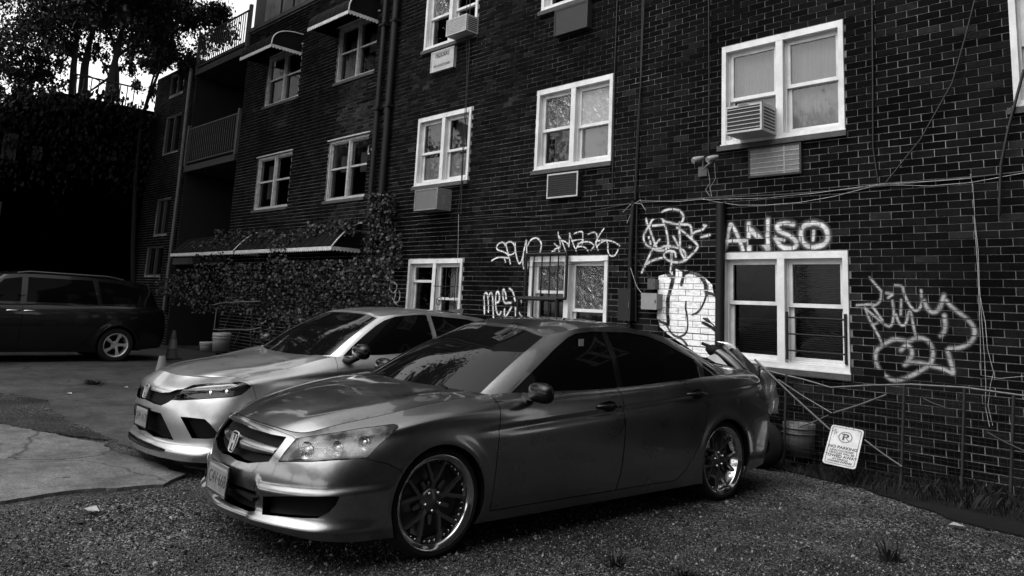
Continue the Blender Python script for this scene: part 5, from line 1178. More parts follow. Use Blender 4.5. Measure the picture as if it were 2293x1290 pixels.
q = MB(); q.tube([(-.01, sh-.03, .002), (-.012, sh-.01, .006), (-.014, sh+.05, .0)], .0016, 5); q.build('wire_tie', black_iron, sgn)
smd = MB()
for k in range(30): x_, y_ = -sw*.72+random.gauss(0,.02), sh*.72+random.gauss(0,.03); s_ = .002+random.random()*.005; smd.add([(x_-s_,y_-s_*.7,.0005),(x_+s_,y_-s_,.0005),(x_+s_*.6,y_+s_,.0005),(x_-s_,y_+s_*.5,.0005)], [(0,1,2,3)])
smo = smd.build('grime', mat('grime', .12, .9), sgn); smo['kind'] = 'stuff'

# ================================================================ wire fence in front of the wall
FY = 7.6
fen = empty('wire_fence', (-3, FY, 0), 0, 'sagging wire mesh fence on thin posts in front of the wall', 'fence')
fp = lambda px, py, dy=0.: tuple(on_y(px, py, FY+dy)-Vector((-3, FY, 0)))
rust = mat('rusty_steel', .010, .7, var=.5, vscale=20); steel = mat('galvanised', .08, .5, metal=.4, var=.3, vscale=15)
t = MB(); t.tube([fp(1690,822), fp(1740,836), fp(1800,850), fp(1860,868), fp(1950,863), fp(2040,861), fp(2160,868), fp(2320,890)], .010, 6); t.build('top_rail', steel, fen)
for (a, b, r_, m_) in (((1690,805),(1858,962),.012,steel), ((1742,850),(1862,925),.008,steel), ((1936,985),(2020,1045),.009,steel), ((1866,925),(1985,884),.009,steel), ((1790,956),(1855,930),.007,steel), ((2068,893),(2115,912),.009,rust), ((2210,968),(2293,1010),.009,rust)):
    t = MB(); t.tube([fp(*a,-.03), fp((a[0]+b[0])/2,(a[1]+b[1])/2+2,-.035), fp(*b,-.03)], r_, 6); t.build('bent_rod', m_, fen)
for px_, y0, y1 in ((1700,820,1040), (1762,838,1040), (2025,862,1085), (2160,868,1110), (2270,885,1150)):
    t = MB(); a, b = fp(px_, y0), fp(px_-8, y1); t.tube([a, (b[0], b[1], 0.)], .014, 6); t.build('post', rust, fen)
wm2 = MB(); u0, u1 = -1.75, 1.4
for i in range(64):
    u = u0+(u1-u0)*i/63; wm2.tube([(u+.02*math.sin(i), .01, .02), (u, .0+.015*math.sin(i*.3), .5), (u+.01, .01, .90+.02*math.sin(i*.15))], .0016, 3, cap=False)
for j in range(19):
    z = .03+.048*j; wm2.tube([(u0+(u1-u0)*k/16, .004+.01*math.sin(k), z+.012*math.sin(k*.8+j)) for k in range(17)], .0016, 3, cap=False)
o = wm2.build('mesh_wire', rust, fen); o['kind'] = 'stuff'

# ================================================================ scooter, tarp and rubbish behind the near car
sc = empty('scooter', tuple(on_z(1690, 1000, 0)), R(100), 'dark motor scooter with clear windscreen behind the grey sedan', 'scooter'); sc.location = (-4.62, 7.35, 0)
scl = lambda px, py, Y: Vector(on_y(px, py, Y))-Vector(sc.location)
sc.rotation_euler = (0, 0, 0)
mk = lambda px, py, Y=7.38: tuple(scl(px, py, Y))
b_ = MB(); pr = [mk(1604,792), mk(1613,798,7.3), mk(1640,815), mk(1663,826)]
vs = []; fs = []
fa = [((1600,795),(1622,778)), ((1625,815),(1645,792)), ((1650,835),(1668,815)), ((1672,850),(1684,838))]
for (lo, hi) in fa:
    for k in range(7):
        t_ = k/6; p0, p1 = scl(*lo, 7.38), scl(*hi, 7.38); m_ = p0.lerp(p1, t_); m_.y -= .10*math.sin(t_*math.pi); vs.append(m_)
    for k in range(7):
        t_ = k/6; p0, p1 = scl(*lo, 7.38), scl(*hi, 7.38); m_ = p0.lerp(p1, t_); m_.y += .16; vs.append(m_)
for i in range(3):
    for k in range(13): fs.append((i*14+k, i*14+k+1, i*14+15+k, i*14+14+k))
b_.add(vs, fs, True); b_.build('front_fairing', mat('scooter_paint', .006, .25, coat=.3), sc)
b_ = MB(); vs = []; n = 9
for i in range(n):
    t_ = i/(n-1); lo = scl(1606+62*t_, 768+58*t_, 7.36); hi = scl(1612+66*t_**.8, 764+14*t_+40*t_**3, 7.36)
    for k in range(6):
        s_ = k/5; q = lo.lerp(hi, s_); q.y -= .05*math.sin(s_*math.pi*.8); vs.append(q)
b_.add(vs, [(i*6+k, i*6+k+1, i*6+7+k, i*6+6+k) for i in range(n-1) for k in range(5)], True); b_.build('windscreen', glass_mat('screen_plastic', .9, .05, .5, film=.0, wob=.15), sc)
b_ = MB(); b_.tube([mk(1572,769), mk(1590,776), mk(1606,783), mk(1625,792)], .018, 8); b_.build('handlebar', black_plastic, sc)
b_ = MB(); b_.tube([mk(1583,780), mk(1592,784), mk(1606,786), mk(1616,790)], [.03,.06,.065,.03], 10); b_.build('hand_guard', black_plastic, sc)
b_ = MB(); b_.tube([mk(1603,772), mk(1606,750), mk(1598,728), mk(1584,718)], .008, 6); b_.tube([mk(1590,722), mk(1583,716), mk(1574,713)], [.012,.022,.008], 8); b_.build('mirror_stalk', black_iron, sc)
b_ = MB(); b_.prism([mk(1582,800,7.30), mk(1603,791,7.30), mk(1628,818,7.26), mk(1602,812,7.26)], (0,.01,.0)); b_.build('paper_sheet', plate_white, sc, fix=True)
b_ = MB(); b_.box((-.30,-.12,.30), (.55,.12,.62)); b_.build('scooter_body', black_plastic, sc)
for xx in (-.35, .75):
    w_ = MB(); w_.lathe([(.12,-.05),(.22,-.05),(.24,0),(.22,.05),(.12,.05),(.12,-.05)], c=(xx,0,.24), n=24, axis='Y'); w_.build('wheel', rubber, sc, fix=True)
def crumple(name, pts, m_, label, cat, Y, amp, nx=26, ny=26, seed=1):
    """hanging sheet between four picture corners (tl, tr, br, bl) at depth Y with folds"""
    rg = np.random.default_rng(seed); c = [np.array(on_y(*p, Y)) for p in pts]; base = Vector(sum(c)/4); base.z = min(q[2] for q in c); vs = []
    ph = rg.random(8)*6.28
    for j in range(ny):
        for i in range(nx):
            s_, t_ = i/(nx-1), j/(ny-1); p = (c[0]*(1-s_)+c[1]*s_)*(1-t_)+(c[3]*(1-s_)+c[2]*s_)*t_
            y_ = amp*(math.sin(s_*23+2*t_+ph[0])*.5+math.sin(s_*9-5*t_+ph[1])*.7+math.sin(t_*14+s_*6+ph[2])*.35)+rg.normal()*amp*.12
            vs.append((p[0]-base.x, p[1]-base.y+y_, p[2]-base.z+amp*.2*math.sin(s_*17+ph[3])))
    b_ = MB(); b_.add(vs, [(j*nx+i, j*nx+i+1, (j+1)*nx+i+1, (j+1)*nx+i) for j in range(ny-1) for i in range(nx-1)], True); o = b_.build(name, m_); o.location = base; return tag(o, label, cat)
crumple('tarp', [(1666,806),(1735,828),(1742,925),(1700,930)], mat('silver_tarp', .13, .35, metal=.3), 'crumpled silver tarp hanging behind the wire fence', 'tarp', 7.7, .03, 40, 26, 2)
def blob(name, c, r, m_, label, cat, seed, amp=.25):
    rg = np.random.default_rng(seed); b_ = MB(); vs = []; n, m2 = 18, 26; ph = rg.random(9)*6.28
    for i in range(n+1):
        th = math.pi*i/n
        for j in range(m2):
            f_ = 2*math.pi*j/m2; k = 1+amp*(.5*math.sin(3*f_+ph[0]+2*th)+.4*math.sin(7*f_+ph[1]+5*th)+.35*math.sin(11*th+ph[2]+2*f_))*math.sin(th); vs.append((r[0]*k*math.sin(th)*math.cos(f_), r[1]*k*math.sin(th)*math.sin(f_), r[2]*(1-math.cos(th))*(.9+.1*k)))
    b_.add(vs, [(i*m2+j, i*m2+(j+1) % m2, (i+1)*m2+(j+1) % m2, (i+1)*m2+j) for i in range(n) for j in range(m2)], True); o = b_.build(name, m_, fix=True); o.location = c; return tag(o, label, cat)
q = on_y(1702, 1000, 7.5); blob('rubbish_bag', (q.x, 7.5, .02), (.17, .14, .19), mat('bag_plastic', .02, .3), 'black crumpled rubbish bag behind the rear wheel', 'bag', 4)
def bucket(px, py, Y, r, h, m_, label, group=None, tapered=.85):
    q = on_y(px, py, Y); e = empty('bucket', (q.x, Y, max(0., q.z)), 0, label, 'bucket', group); b_ = MB(); b_.lathe([(.01,.004),(r*tapered,0),(r,h),(r*.96,h),(r*tapered*.95,.02),(.01,.02)], n=24); b_.build('pail', m_, e, fix=True)
    for z in (.86, .70): b_ = MB(); b_.lathe([(r*(tapered+(1-tapered)*z),h*z-.006),(r*1.06,h*z),(r*(tapered+(1-tapered)*z),h*z+.008)], n=24); b_.build('rim_band', m_, e, fix=True)
    return e
pail = mat('pail_plastic', .07, .6, var=.25, vscale=12)
bucket(1790, 1020, 7.78, .16, .32, pail, 'pale bucket behind the wire fence near the sign')
bucket(493, 786, 5.6, .15, .30, pail, 'upright pale paint bucket beyond the pale hatchback hood'); bucket(463, 786, 5.5, .13, .15, pail, 'low paint tin beside the tall paint bucket')
def cone(px, py, zt, X, label, m_):
    q = on_x(px, py, X); e = empty('traffic_cone', (q.x, q.y, 0), 0, label, 'traffic cone'); b_ = MB(); b_.lathe([(.15,.03),(.13,.035),(.035,zt),(.02,zt),(.02,zt-.01)], n=20); b_.build('cone_body', m_, e, fix=True); b_ = MB(); b_.box((-.17,-.17,0), (.17,.17,.03)); b_.build('base', rubber, e); b_ = MB(); b_.lathe([(.104,.23),(.072,.43)], n=20); b_.build('reflective_band', mat('band_white', .1, .4), e, fix=True); return e
cone(347, 938, .70, -9.35, 'grey traffic cone just beyond the pale car nose', mat('cone_faded', .05, .7)); cone(388, 765, .62, -17.2, 'dark traffic cone by the vine beside the van', mat('cone_dark', .02, .7))

# ================================================================ vines, weeds, trees
def leaf_mat(name, lo, hi, rough=.5):
    m = bpy.data.materials.new(name); m.use_nodes = True; t = m.node_tree; b = t.nodes['Principled BSDF']; b.inputs['Roughness'].default_value = rough; b.inputs['Specular IOR Level'].default_value = .3
    a = t.nodes.new('ShaderNodeAttribute'); a.attribute_name = 'tone'; mr = t.nodes.new('ShaderNodeMapRange'); mr.inputs[3].default_value = lo; mr.inputs[4].default_value = hi; t.links.new(a.outputs['Fac'], mr.inputs[0]); t.links.new(mr.outputs[0], b.inputs['Base Color']); return m
vine_leaf = leaf_mat('vine_leaf', .002, .045, .5); tree_leaf = leaf_mat('tree_leaf', .0015, .010, .7); bark = mat('bark', .007, .95, var=.4, vscale=12, bump=.6, bscale=30); weed_m = leaf_mat('weed_leaf', .004, .03, .7)
LEAF = np.array([(0,0,0),(.42,.22,.05),(.30,.48,.02),(.55,.62,.0),(.16,.72,-.03),(0,1.05,-.08),(-.16,.72,-.03),(-.55,.62,.0),(-.30,.48,.02),(-.42,.22,.05)])
OVAL = np.array([(0,0,0),(.24,.35,.04),(.2,.75,.02),(0,1.,-.06),(-.2,.75,.02),(-.24,.35,.04)])
def leaves(name, pos, size, shape, m, parent, droop=True, seed=3, kind='stuff'):
    rg = np.random.default_rng(seed); n = len(pos); k = len(shape); V = np.empty((n, k, 3))
    yaw = rg.random(n)*6.28; tip = (rg.normal(-1.9, .45, n) if droop else rg.uniform(-1.6, 1.6, n)); sz = size*rg.uniform(.55, 1.25, n); roll = rg.normal(0, .6, n)
    for i in range(n):
        P = shape*sz[i]; c, s = math.cos(roll[i]), math.sin(roll[i]); P = P @ np.array([[c,0,s],[0,1,0],[-s,0,c]]).T
        c, s = math.cos(tip[i]), math.sin(tip[i]); P = P @ np.array([[1,0,0],[0,c,-s],[0,s,c]]).T; c, s = math.cos(yaw[i]), math.sin(yaw[i]); V[i] = P @ np.array([[c,-s,0],[s,c,0],[0,0,1]]).T+pos[i]
    me = bpy.data.meshes.new(name); me.from_pydata(V.reshape(-1, 3).tolist(), [], [tuple(range(i*k, i*k+k)) for i in range(n)])
    at = me.attributes.new('tone', 'FLOAT', 'FACE'); at.data.foreach_set('value', (rg.random(n)**1.6).astype(np.float32)); me.materials.append(m)
    o = bpy.data.objects.new(name, me); COL.objects.link(o); o.parent = parent
    if kind: o['kind'] = kind
    return o
def vine(px_boxes, label, seed, stems):
    rg = np.random.default_rng(seed); org = Vector((-16, 7.4, 0)); e = empty('climbing_vine', tuple(org), 0, label, 'vine'); pos = []
    for (x0, y0, x1, y1, Y, sp, n) in px_boxes:
        for _ in range(int(n*2.9)):
            t_ = rg.random(); px_ = x0+(x1-x0)*rg.random(); py_ = y0+(y1-y0)*t_; yy = Y+rg.normal()*sp; q = on_y(px_, py_, yy)-org
            if q.z+0 > .05: pos.append(tuple(q))
    leaves('leaves', np.array(pos), .06, LEAF, vine_leaf, e, True, seed)
    for s in stems:
        b_ = MB(); P = [on_y(x_, y_, Y)-org for x_, y_, Y in s]; b_.tube(P, .012, 5); b_.build('stem', bark, e)
    return e
vine([(430,585,600,700,7.30,.12,620), (600,580,800,715,7.30,.14,1000), (640,690,760,760,7.30,.12,190), (790,575,880,690,7.5,.15,300), (380,600,450,680,7.35,.15,190), (350,620,400,660,7.3,.15,70), (560,690,650,760,7.3,.1,90)], 'leafy vine curtain hanging under the long metal awning', 11, [((700,580,7.3),(690,660,7.3),(680,790,7.3)), ((560,590,7.3),(565,700,7.3),(560,790,7.3)), ((800,570,7.5),(790,700,7.5),(785,800,7.5))])
vine([(825,430,885,530,7.9,.06,300), (815,520,900,600,7.85,.08,260), (690,490,800,525,7.65,.10,190), (480,510,700,545,7.6,.10,260), (430,540,520,580,7.5,.12,110), (600,545,640,580,7.4,.06,60)], 'vine climbing the drainpipe and over the top of awning', 12, [((850,700,7.9),(855,560,7.92),(862,430,7.95)), ((840,520,7.9),(760,515,7.7),(650,540,7.6),(520,545,7.55))])
def tuft(loc, n, h, spread, label, seed, group=None, thing=True):
    rg = np.random.default_rng(seed); b_ = MB()
    for _ in range(n):
        a = rg.random()*6.28; r_ = rg.random()*spread*.35; ln = h*rg.uniform(.4, 1.1); lean = rg.uniform(.1, 1.0)*spread; w_ = .004+rg.random()*.004; p0 = Vector((r_*math.cos(a), r_*math.sin(a), 0)); d = Vector((math.cos(a), math.sin(a), 0)); s_ = Vector((-d.y, d.x, 0))*w_
        p1 = p0+d*lean*.4+Vector((0,0,ln*.65)); p2 = p0+d*lean+Vector((0,0,ln*.85)); b_.add([p0-s_,p0+s_,p1+s_*.8,p1-s_*.8,p2], [(0,1,2,3),(3,2,4)])
    me_o = b_.build('weed_tuft', weed_m); at = me_o.data.attributes.new('tone', 'FLOAT', 'FACE'); at.data.foreach_set('value', rg.random(len(me_o.data.polygons)).astype(np.float32)); me_o.location = loc
    return tag(me_o, label, 'weed', group) if thing else me_o
tuft((-2.9,3.78,0), 46, .09, .15, 'spiky weed tuft growing in the gravel before the sedan door', 21); tuft((-1.93,5.29,0), 50, .16, .17, 'tall grass tuft in the gravel at bottom right', 22); tuft((-12.82,3.76,.01), 110, .10, .32, 'low weed growing from the slab crack before the van', 23)
tuft((-3.7,3.2,0), 25, .06, .09, 'tiny weed in the gravel beside the front wheel', 24); tuft((-2.55,3.95,0), 30, .07, .12, 'small dark weed right of the spiky tuft', 25)
rg = np.random.default_rng(5); b_ = MB()
for _ in range(2600):
    u = rg.uniform(-3.6, 1.2); y = rg.uniform(7.2, 7.95); h = rg.uniform(.03, .20)*(1 if u > -2.4 else .5); a = rg.random()*6.28; d = Vector((math.cos(a), math.sin(a), 0)); s_ = Vector((-d.y, d.x, 0))*.003; p0 = Vector((u, y, .01)); b_.add([p0-s_,p0+s_,p0+d*h*.3+s_+Vector((0,0,h*.7)),p0+d*h*.6+Vector((0,0,h))], [(0,1,2,3)])
o = b_.build('wall_weeds', weed_m); at = o.data.attributes.new('tone', 'FLOAT', 'FACE'); at.data.foreach_set('value', (rg.random(len(o.data.polygons))**3*.6).astype(np.float32)); tag(o, 'dark weeds and litter along the foot of the wall', 'weeds', kind='stuff')
def tree(base, label, clusters, nleaf, seed, trunks, lsize=.16):
    """clusters: (px, py, depth X, radius m); trunks: tapered limbs as lists of picture points at depth X"""
    e = empty('tree', base, 0, label, 'tree', 'trees beyond the yard'); B = Vector(base); rg = np.random.default_rng(seed); pos = []
    tot = sum(c[3]**2 for c in clusters)
    for px_, py_, X, r_ in clusters:
        c = on_x(px_, py_, X); n = int(nleaf*r_**2/tot)
        sub = rg.normal(size=(max(4, int(r_*9)), 3)); sub = sub/np.linalg.norm(sub, axis=1)[:, None]*(rg.random((len(sub), 1))**.5)*r_; sub[:, 2] *= .8
        for _ in range(n):
            s_ = sub[rg.integers(len(sub))]+rg.normal(size=3)*r_*.17; pos.append(tuple(c+Vector(s_)-B))
    leaves('crown', np.array(pos), lsize, OVAL, tree_leaf, e, False, seed, kind=None)
    tb = MB()
    for pts, X, r0, r1 in trunks:
        P = [on_x(x_, y_, X)-B for x_, y_ in pts]; n = len(P); tb.tube(P, [r0+(r1-r0)*i/(n-1) for i in range(n)], 7)
    tb.tube([Vector((0,0,0)), on_x(*trunks[0][0][0], trunks[0][1])-B], [trunks[0][2]*1.3, trunks[0][2]], 8)
    tb.build('trunk', bark, e); return e
tree((-35, 7.0, 0), 'dense tree with forked trunk behind the rear building, far left', [(30,40,-35,2.0),(100,20,-35,1.9),(60,110,-35,1.5),(10,110,-34,1.3),(15,180,-34,1.0),(75,185,-35,.9),(150,10,-36,1.6),(120,90,-36,1.1),(20,215,-34,.7),(95,140,-35,.8),(110,185,-35,.7),(140,130,-36,.6),(60,225,-34,.5)], 17000, 31,
     [([(162,215),(165,150),(172,90),(168,30)],-35,.16,.06), ([(185,215),(190,150),(200,100),(215,40)],-35,.20,.07), ([(166,130),(120,90),(80,50)],-35,.07,.03), ([(192,140),(150,100),(135,60)],-35,.06,.03)])
tree((-34, 10.5, 0), 'leafy tree whose trunks cross the bright gap in the sky', [(230,15,-34,1.7),(290,30,-34,1.5),(340,50,-33,1.4),(250,80,-35,.8),(300,100,-34,.8),(350,110,-32,1.0),(205,50,-35,.7),(330,150,-32,.6),(370,20,-32,1.3),(215,110,-35,.6),(290,150,-34,.5),(320,200,-33,.5),(240,150,-35,.3),(300,190,-34,.35)], 14500, 32,
     [([(245,225),(250,170),(262,120),(280,40)],-34,.20,.07), ([(262,225),(262,160),(256,100),(235,40)],-34,.12,.05), ([(250,170),(215,195),(200,205)],-34,.06,.03), ([(258,130),(310,90),(340,50)],-34,.08,.03), ([(248,180),(225,130),(205,90)],-34,.05,.02), ([(150,180),(200,170),(240,190)],-35,.03,.02)])
tree((-24.7, 7.7, 0), 'dark overhanging tree in front of the balconies', [(390,60,-23,.9),(420,110,-22.6,.8),(455,45,-22,.9),(400,20,-23,1.0),(480,90,-21.5,.45),(440,150,-22,.4),(500,20,-21,.6),(360,90,-23,.8),(380,150,-23,.5),(330,60,-24,.9),(345,140,-24,.5),(310,20,-24,.8)], 13000, 33,
     [([(300,740),(298,560),(303,400),(318,260),(360,150),(400,50)],-24.7,.08,.03), ([(322,250),(350,150),(370,60)],-24.5,.04,.02)], .12)
ivy = empty('ivy', (-24.9, 4, 6.6), 0, 'dark ivy matted over the top of the rear building', 'ivy'); rg = np.random.default_rng(77); pos = []
for _ in range(6500):
    y_ = rg.uniform(-2, 8.6); zt = np.interp(y_, [-9, 3.9, 5.1, 5.15, 8], [6.2, 6.45, 6.85, 7.1, 7.1])+.18*math.sin(y_*3.1)+.12*math.sin(y_*7.7); d_ = rg.random()**2.2*2.6; pos.append((rg.normal(.05, .16)+.1, y_-4, zt+rg.normal(.05, .13)-d_-6.6))
leaves('leaves', np.array(pos), .16, OVAL, leaf_mat('ivy_leaf', .0008, .006, .7), ivy, True, 78)
# patio furniture glimpsed under the awning
pf = empty('garden_swing', (-16.5, 7.0, 0), 0, 'garden swing frame with pale rails under the vine', 'swing'); fl_ = lambda x, y, Y=7.0: tuple(on_y(x, y, Y)-Vector((-16.5, 7.0, 0))); pale = mat('pale_tube', .07, .5)
for pts, nm in (([(478,738),(520,738),(565,738),(585,733)],'seat_rail'), ([(474,684),(500,678),(545,676),(582,675)],'top_rail'), ([(485,690),(480,735)],'side_rail')):
    b_ = MB(); b_.tube([fl_(*p) for p in pts], .012, 6); b_.build(nm, pale, pf)
for pts in ([(522,688),(488,765)], [(560,692),(524,770)]):
    b_ = MB(); b_.tube([fl_(*p) for p in pts], .005, 5); b_.build('rope', pale, pf)
# stones and litter
rg = np.random.default_rng(9); vs, fs = [], []; OCT = np.array([(1,0,0),(-1,0,0),(0,1,0),(0,-1,0),(0,0,1),(0,0,-1)]); OF = [(0,2,4),(2,1,4),(1,3,4),(3,0,4),(2,0,5),(1,2,5),(3,1,5),(0,3,5)]; tn = []
cnt = 0
while cnt < 42000:
    px_, py_ = rg.uniform(-20, 2310), rg.uniform(1040, 1330)**1.0; q = on_z(px_, py_, 0)
    if q.x < -6.0 and q.y > 1.2+.2*abs(q.x+6): continue
    if q.x < -5.9 and q.y > .9: continue
    if q.y > 7.6 or q.x < -9: continue
    r_ = rg.gamma(1.5, .0016)+.0017; A_ = rg.normal(size=(3, 3)); Q_, _ = np.linalg.qr(A_); p_ = (OCT*np.array([r_*rg.uniform(.8,1.6), r_, r_*.6])) @ Q_.T+np.array([q.x, q.y, r_*.25]); b0 = len(vs); vs += p_.tolist(); fs += [(a+b0, b+b0, c+b0) for a, b, c in OF]; tn += [rg.random()**3.4]*8; cnt += 1
me = bpy.data.meshes.new('gravel_stones'); me.from_pydata(vs, [], fs); at = me.attributes.new('tone', 'FLOAT', 'FACE'); at.data.foreach_set('value', np.array(tn, np.float32)); me.materials.append(leaf_mat('pebble', .006, .24, .9))
o = bpy.data.objects.new('gravel_stones', me); COL.objects.link(o); tag(o, 'loose gravel stones scattered over the yard', 'gravel', kind='stuff')
for px_, py_, s_, lb in ((2143,1178,.05,'scrap of white paper near the wall at lower right'), (155,882,.05,'white scrap on the old slab before the weed'), (282,868,.04,'thin white scrap on the slab near the pale car'), (205,1143,.06,'flat pale stone chip at the gravel edge')):
    q = on_z(px_, py_, .02); b_ = MB(); b_.add([(-s_,-s_*.5,.002),(s_*.8,-s_*.6,.012),(s_,s_*.5,.004),(-s_*.6,s_*.6,.016)], [(0,1,2,3)]); o = b_.build('litter', plate_white); o.location = (q.x, q.y, .022); tag(o, lb, 'litter')
# ================================================================ the other two cars share one builder
def loft_car(root, pm, S):
    paint = S['paint']; wb = S['wheelbase']
    G, tt, tk = tensor(S['rows'], 300, 72); R7 = G[-1].copy(); top, bot = G[-1].copy(), G[0].copy(); G = smooth_grid(G, 4); G[-1] = top; G[0] = bot
    x, y, z = G[..., 0], G[..., 1], G[..., 2]
    for wx in (0., -wb):
        r = np.hypot(x-wx, z-S['hub']); y += S.get('flare', .014)*np.exp(-((r-S['arch']-.02)/.05)**2)*(y > .5)
    if 'shape' in S: S['shape'](x, y, z)
    sk = Skin(G, pm, (0, 1, 0)); SIDE = lambda c: c.y > .5; ci = lambda k: int(round(tk[k]*299))
    for wx in (0., -wb): sk.panel(circle_poly(wx, S['hub'], S['arch']), 90, 'side', SIDE)
    ids = {}
    for n, (name, poly, view, flt, mode, m_, extra) in enumerate(S['panels']):
        ids[n] = n+1; sk.panel(poly, n+1, view, flt, (0,))
    panel_obj('body_side', sk.take([0], gap=.0015), paint, root, 'pair'); made = {}
    for n, (name, poly, view, flt, mode, m_, extra) in enumerate(S['panels']):
        if extra is not None:
            d = sk.take([n+1], gap=-.002, flange=False)
            if d is None: continue
            d = recess(d, extra)
        else: d = sk.take([n+1], gap=.0025)
        made.setdefault(name, []).extend(panel_obj(name, d, m_, root, mode))
        if name == 'headlight':
            for k, o in enumerate(made[name]):
                le = panel_mesh('lamp_lens', sk.take([n+1], gap=.004), S.get('lens', lens), flip=(k == 1)); lo = bpy.data.objects.new('lamp_lens', le); COL.objects.link(lo); lo.parent = o
    fr = curve(R7[ci(0):ci(2)+1], 24); sd_ = curve(R7[ci(2):ci(6)+1], 44); ce = curve([R7[0]]+S['hood_c'], 44); re = curve([S['hood_c'][-1]]+S['cowl']+[tuple(R7[ci(6)])], 24)
    H = coons(fr, re, ce, sd_)
    if 'hood_shape' in S: S['hood_shape'](H)
    H = smooth_grid(H, 2, True, False); H[:, -1] = sd_; hs = Skin(H, pm, (0, 0, 1)); panel_obj('hood', hs.take([0], gap=.003), paint, root)
    if S.get('deck'):
        rr_ = curve(R7[ci(11):ci(13)+1][::-1], 22); s2 = curve(R7[ci(9):ci(11)+1], 22); D0 = S['deck']; c2 = curve(D0['c']+[tuple(R7[-1])], 22); f2 = curve([D0['c'][0]]+D0['f']+[tuple(R7[ci(9)])], 22)
        panel_obj('trunk_lid', Skin(coons(f2, rr_, c2, s2), pm, (0, 0, 1)).take([0], gap=.003), paint, root)
    Bs, Tp = S['base'], S['top']; Md = []; bl_ = S.get('bulge', .02)
    for i, (a, b) in enumerate(zip(Bs, Tp)):
        a, b = np.array(a), np.array(b); o_ = np.array([bl_, 0, bl_]) if i < 2 else (np.array([.014, .016, .012]) if i == 2 else (np.array([0, bl_, .006]) if i < 7 else np.array([-.012, .008, .010]))); Md.append(.5*(a+b)+o_)
    GG, gt, gk = tensor([Bs, Md, Tp], 240, 46); tp_, bt_ = GG[-1].copy(), GG[0].copy(); GG = smooth_grid(GG, 3); GG[-1] = tp_; GG[0] = bt_
    gs = Skin(GG, pm, (0, 1, 0)); ja = int(gk[2]*239); jr = int(gk[8]*239)
    for n_, f in enumerate(list(gs.bm.faces)):
        i, j = divmod(n_, 239)
        if j < ja-2 and 1 <= i < 43: f[gs.pid] = 1
        elif j > jr+3 and 2 <= i < 42: f[gs.pid] = 2
    for n, (nm, poly, view, flt, par) in enumerate(S['side_glass']): gs.panel(poly, 10+n, view, flt, (0,))
    panel_obj('windshield', gs.take([1], gap=.002, sink=.004), S.get('wglass', car_glass), root); panel_obj('rear_window', gs.take([2], sink=.004), car_glass, root)
    panel_obj('window_pillar', gs.take([0], gap=0.), S.get('pillar', paint), root, 'pair')
    for n, (nm, poly, view, flt, par) in enumerate(S['side_glass']):
        for k, o in enumerate(panel_obj(nm, gs.take([10+n], gap=.002, sink=.004, largest=True), side_glass, root, 'pair')):
            if par and par in made: o.parent = made[par][k]
    ki = lambda k: int(round(gk[k]*239)); TR = GG[-1]
    RF = coons(curve(TR[ki(0):ki(2)+1], 20), curve(TR[ki(8):ki(9)+1][::-1], 20), curve([TR[0]]+S['roof_c']+[TR[-1]], 46), curve(TR[ki(2):ki(8)+1], 46))
    panel_obj('roof', Skin(RF, pm, (0, 0, 1)).take([0], gap=0., depth=.02), paint, root)
    u = MB(); hw = S['hw']; u.box((.6,-.55,.2), (-wb-.6,.55,.5)); u.box((-.45,-hw+.06,.2), (-wb+.42,hw-.06,S['belt']-.06)); u.build('cabin_inside', underbody, root)
    for wx in (0., -wb):
        for sg in (1, -1):
            a = MB(); vs = []; ar = S['arch']+.008
            for k in range(25):
                an = math.pi*(k/24*1.16-.08)
                for yy in (hw-.015, .5): vs.append((wx+ar*math.cos(an), sg*yy, S['hub']+ar*math.sin(an)))
            a.add(vs, [(k*2, k*2+1, k*2+3, k*2+2) for k in range(24)], True); a.add([(wx-ar-.01,sg*.5,.1),(wx+ar+.01,sg*.5,.1),(wx+ar+.01,sg*.5,S['hub']+ar+.02),(wx-ar-.01,sg*.5,S['hub']+ar+.02)], [(0,1,2,3)]); a.build('wheel_arch', underbody, root, fix=True)
            wheel_mesh(root, (wx, sg*(hw-(.005 if S['hub'] > .33 else .025)), S['hub']), sg, 'alloy', S['rim'], S['hub'], .22, spin=S.get('spin', .3))
    return made
def mirror_pair(root, c, m_, sx=1.):
    for sg in (1, -1):
        q = MB(); vs = []; fs = []
        for i in range(9):
            ph = math.pi*i/8
            for j in range(16):
                th = 2*math.pi*j/16; ct, st = math.cos(th), math.sin(th); ry = math.sin(ph)**.6
                vs.append((c[0]+.075*sx*math.cos(ph)*(1.0 if math.cos(ph) > 0 else .5), sg*(c[1]+.115*ry*math.copysign(abs(ct)**.8, ct)), c[2]+.068*ry*math.copysign(abs(st)**.8, st)))
        for i in range(8):
            for j in range(16): fs.append((i*16+j, i*16+(j+1) % 16, (i+1)*16+(j+1) % 16, (i+1)*16+j))
        q.add(vs, fs, True); q.tube([(c[0]+.03, sg*(c[1]-.02), c[2]-.05), (c[0]+.05, sg*(c[1]-.10), c[2]-.085), (c[0]+.06, sg*(c[1]-.17), c[2]-.09)], [.028, .03, .045], 8); q.build('side_mirror', m_, root, fix=True)

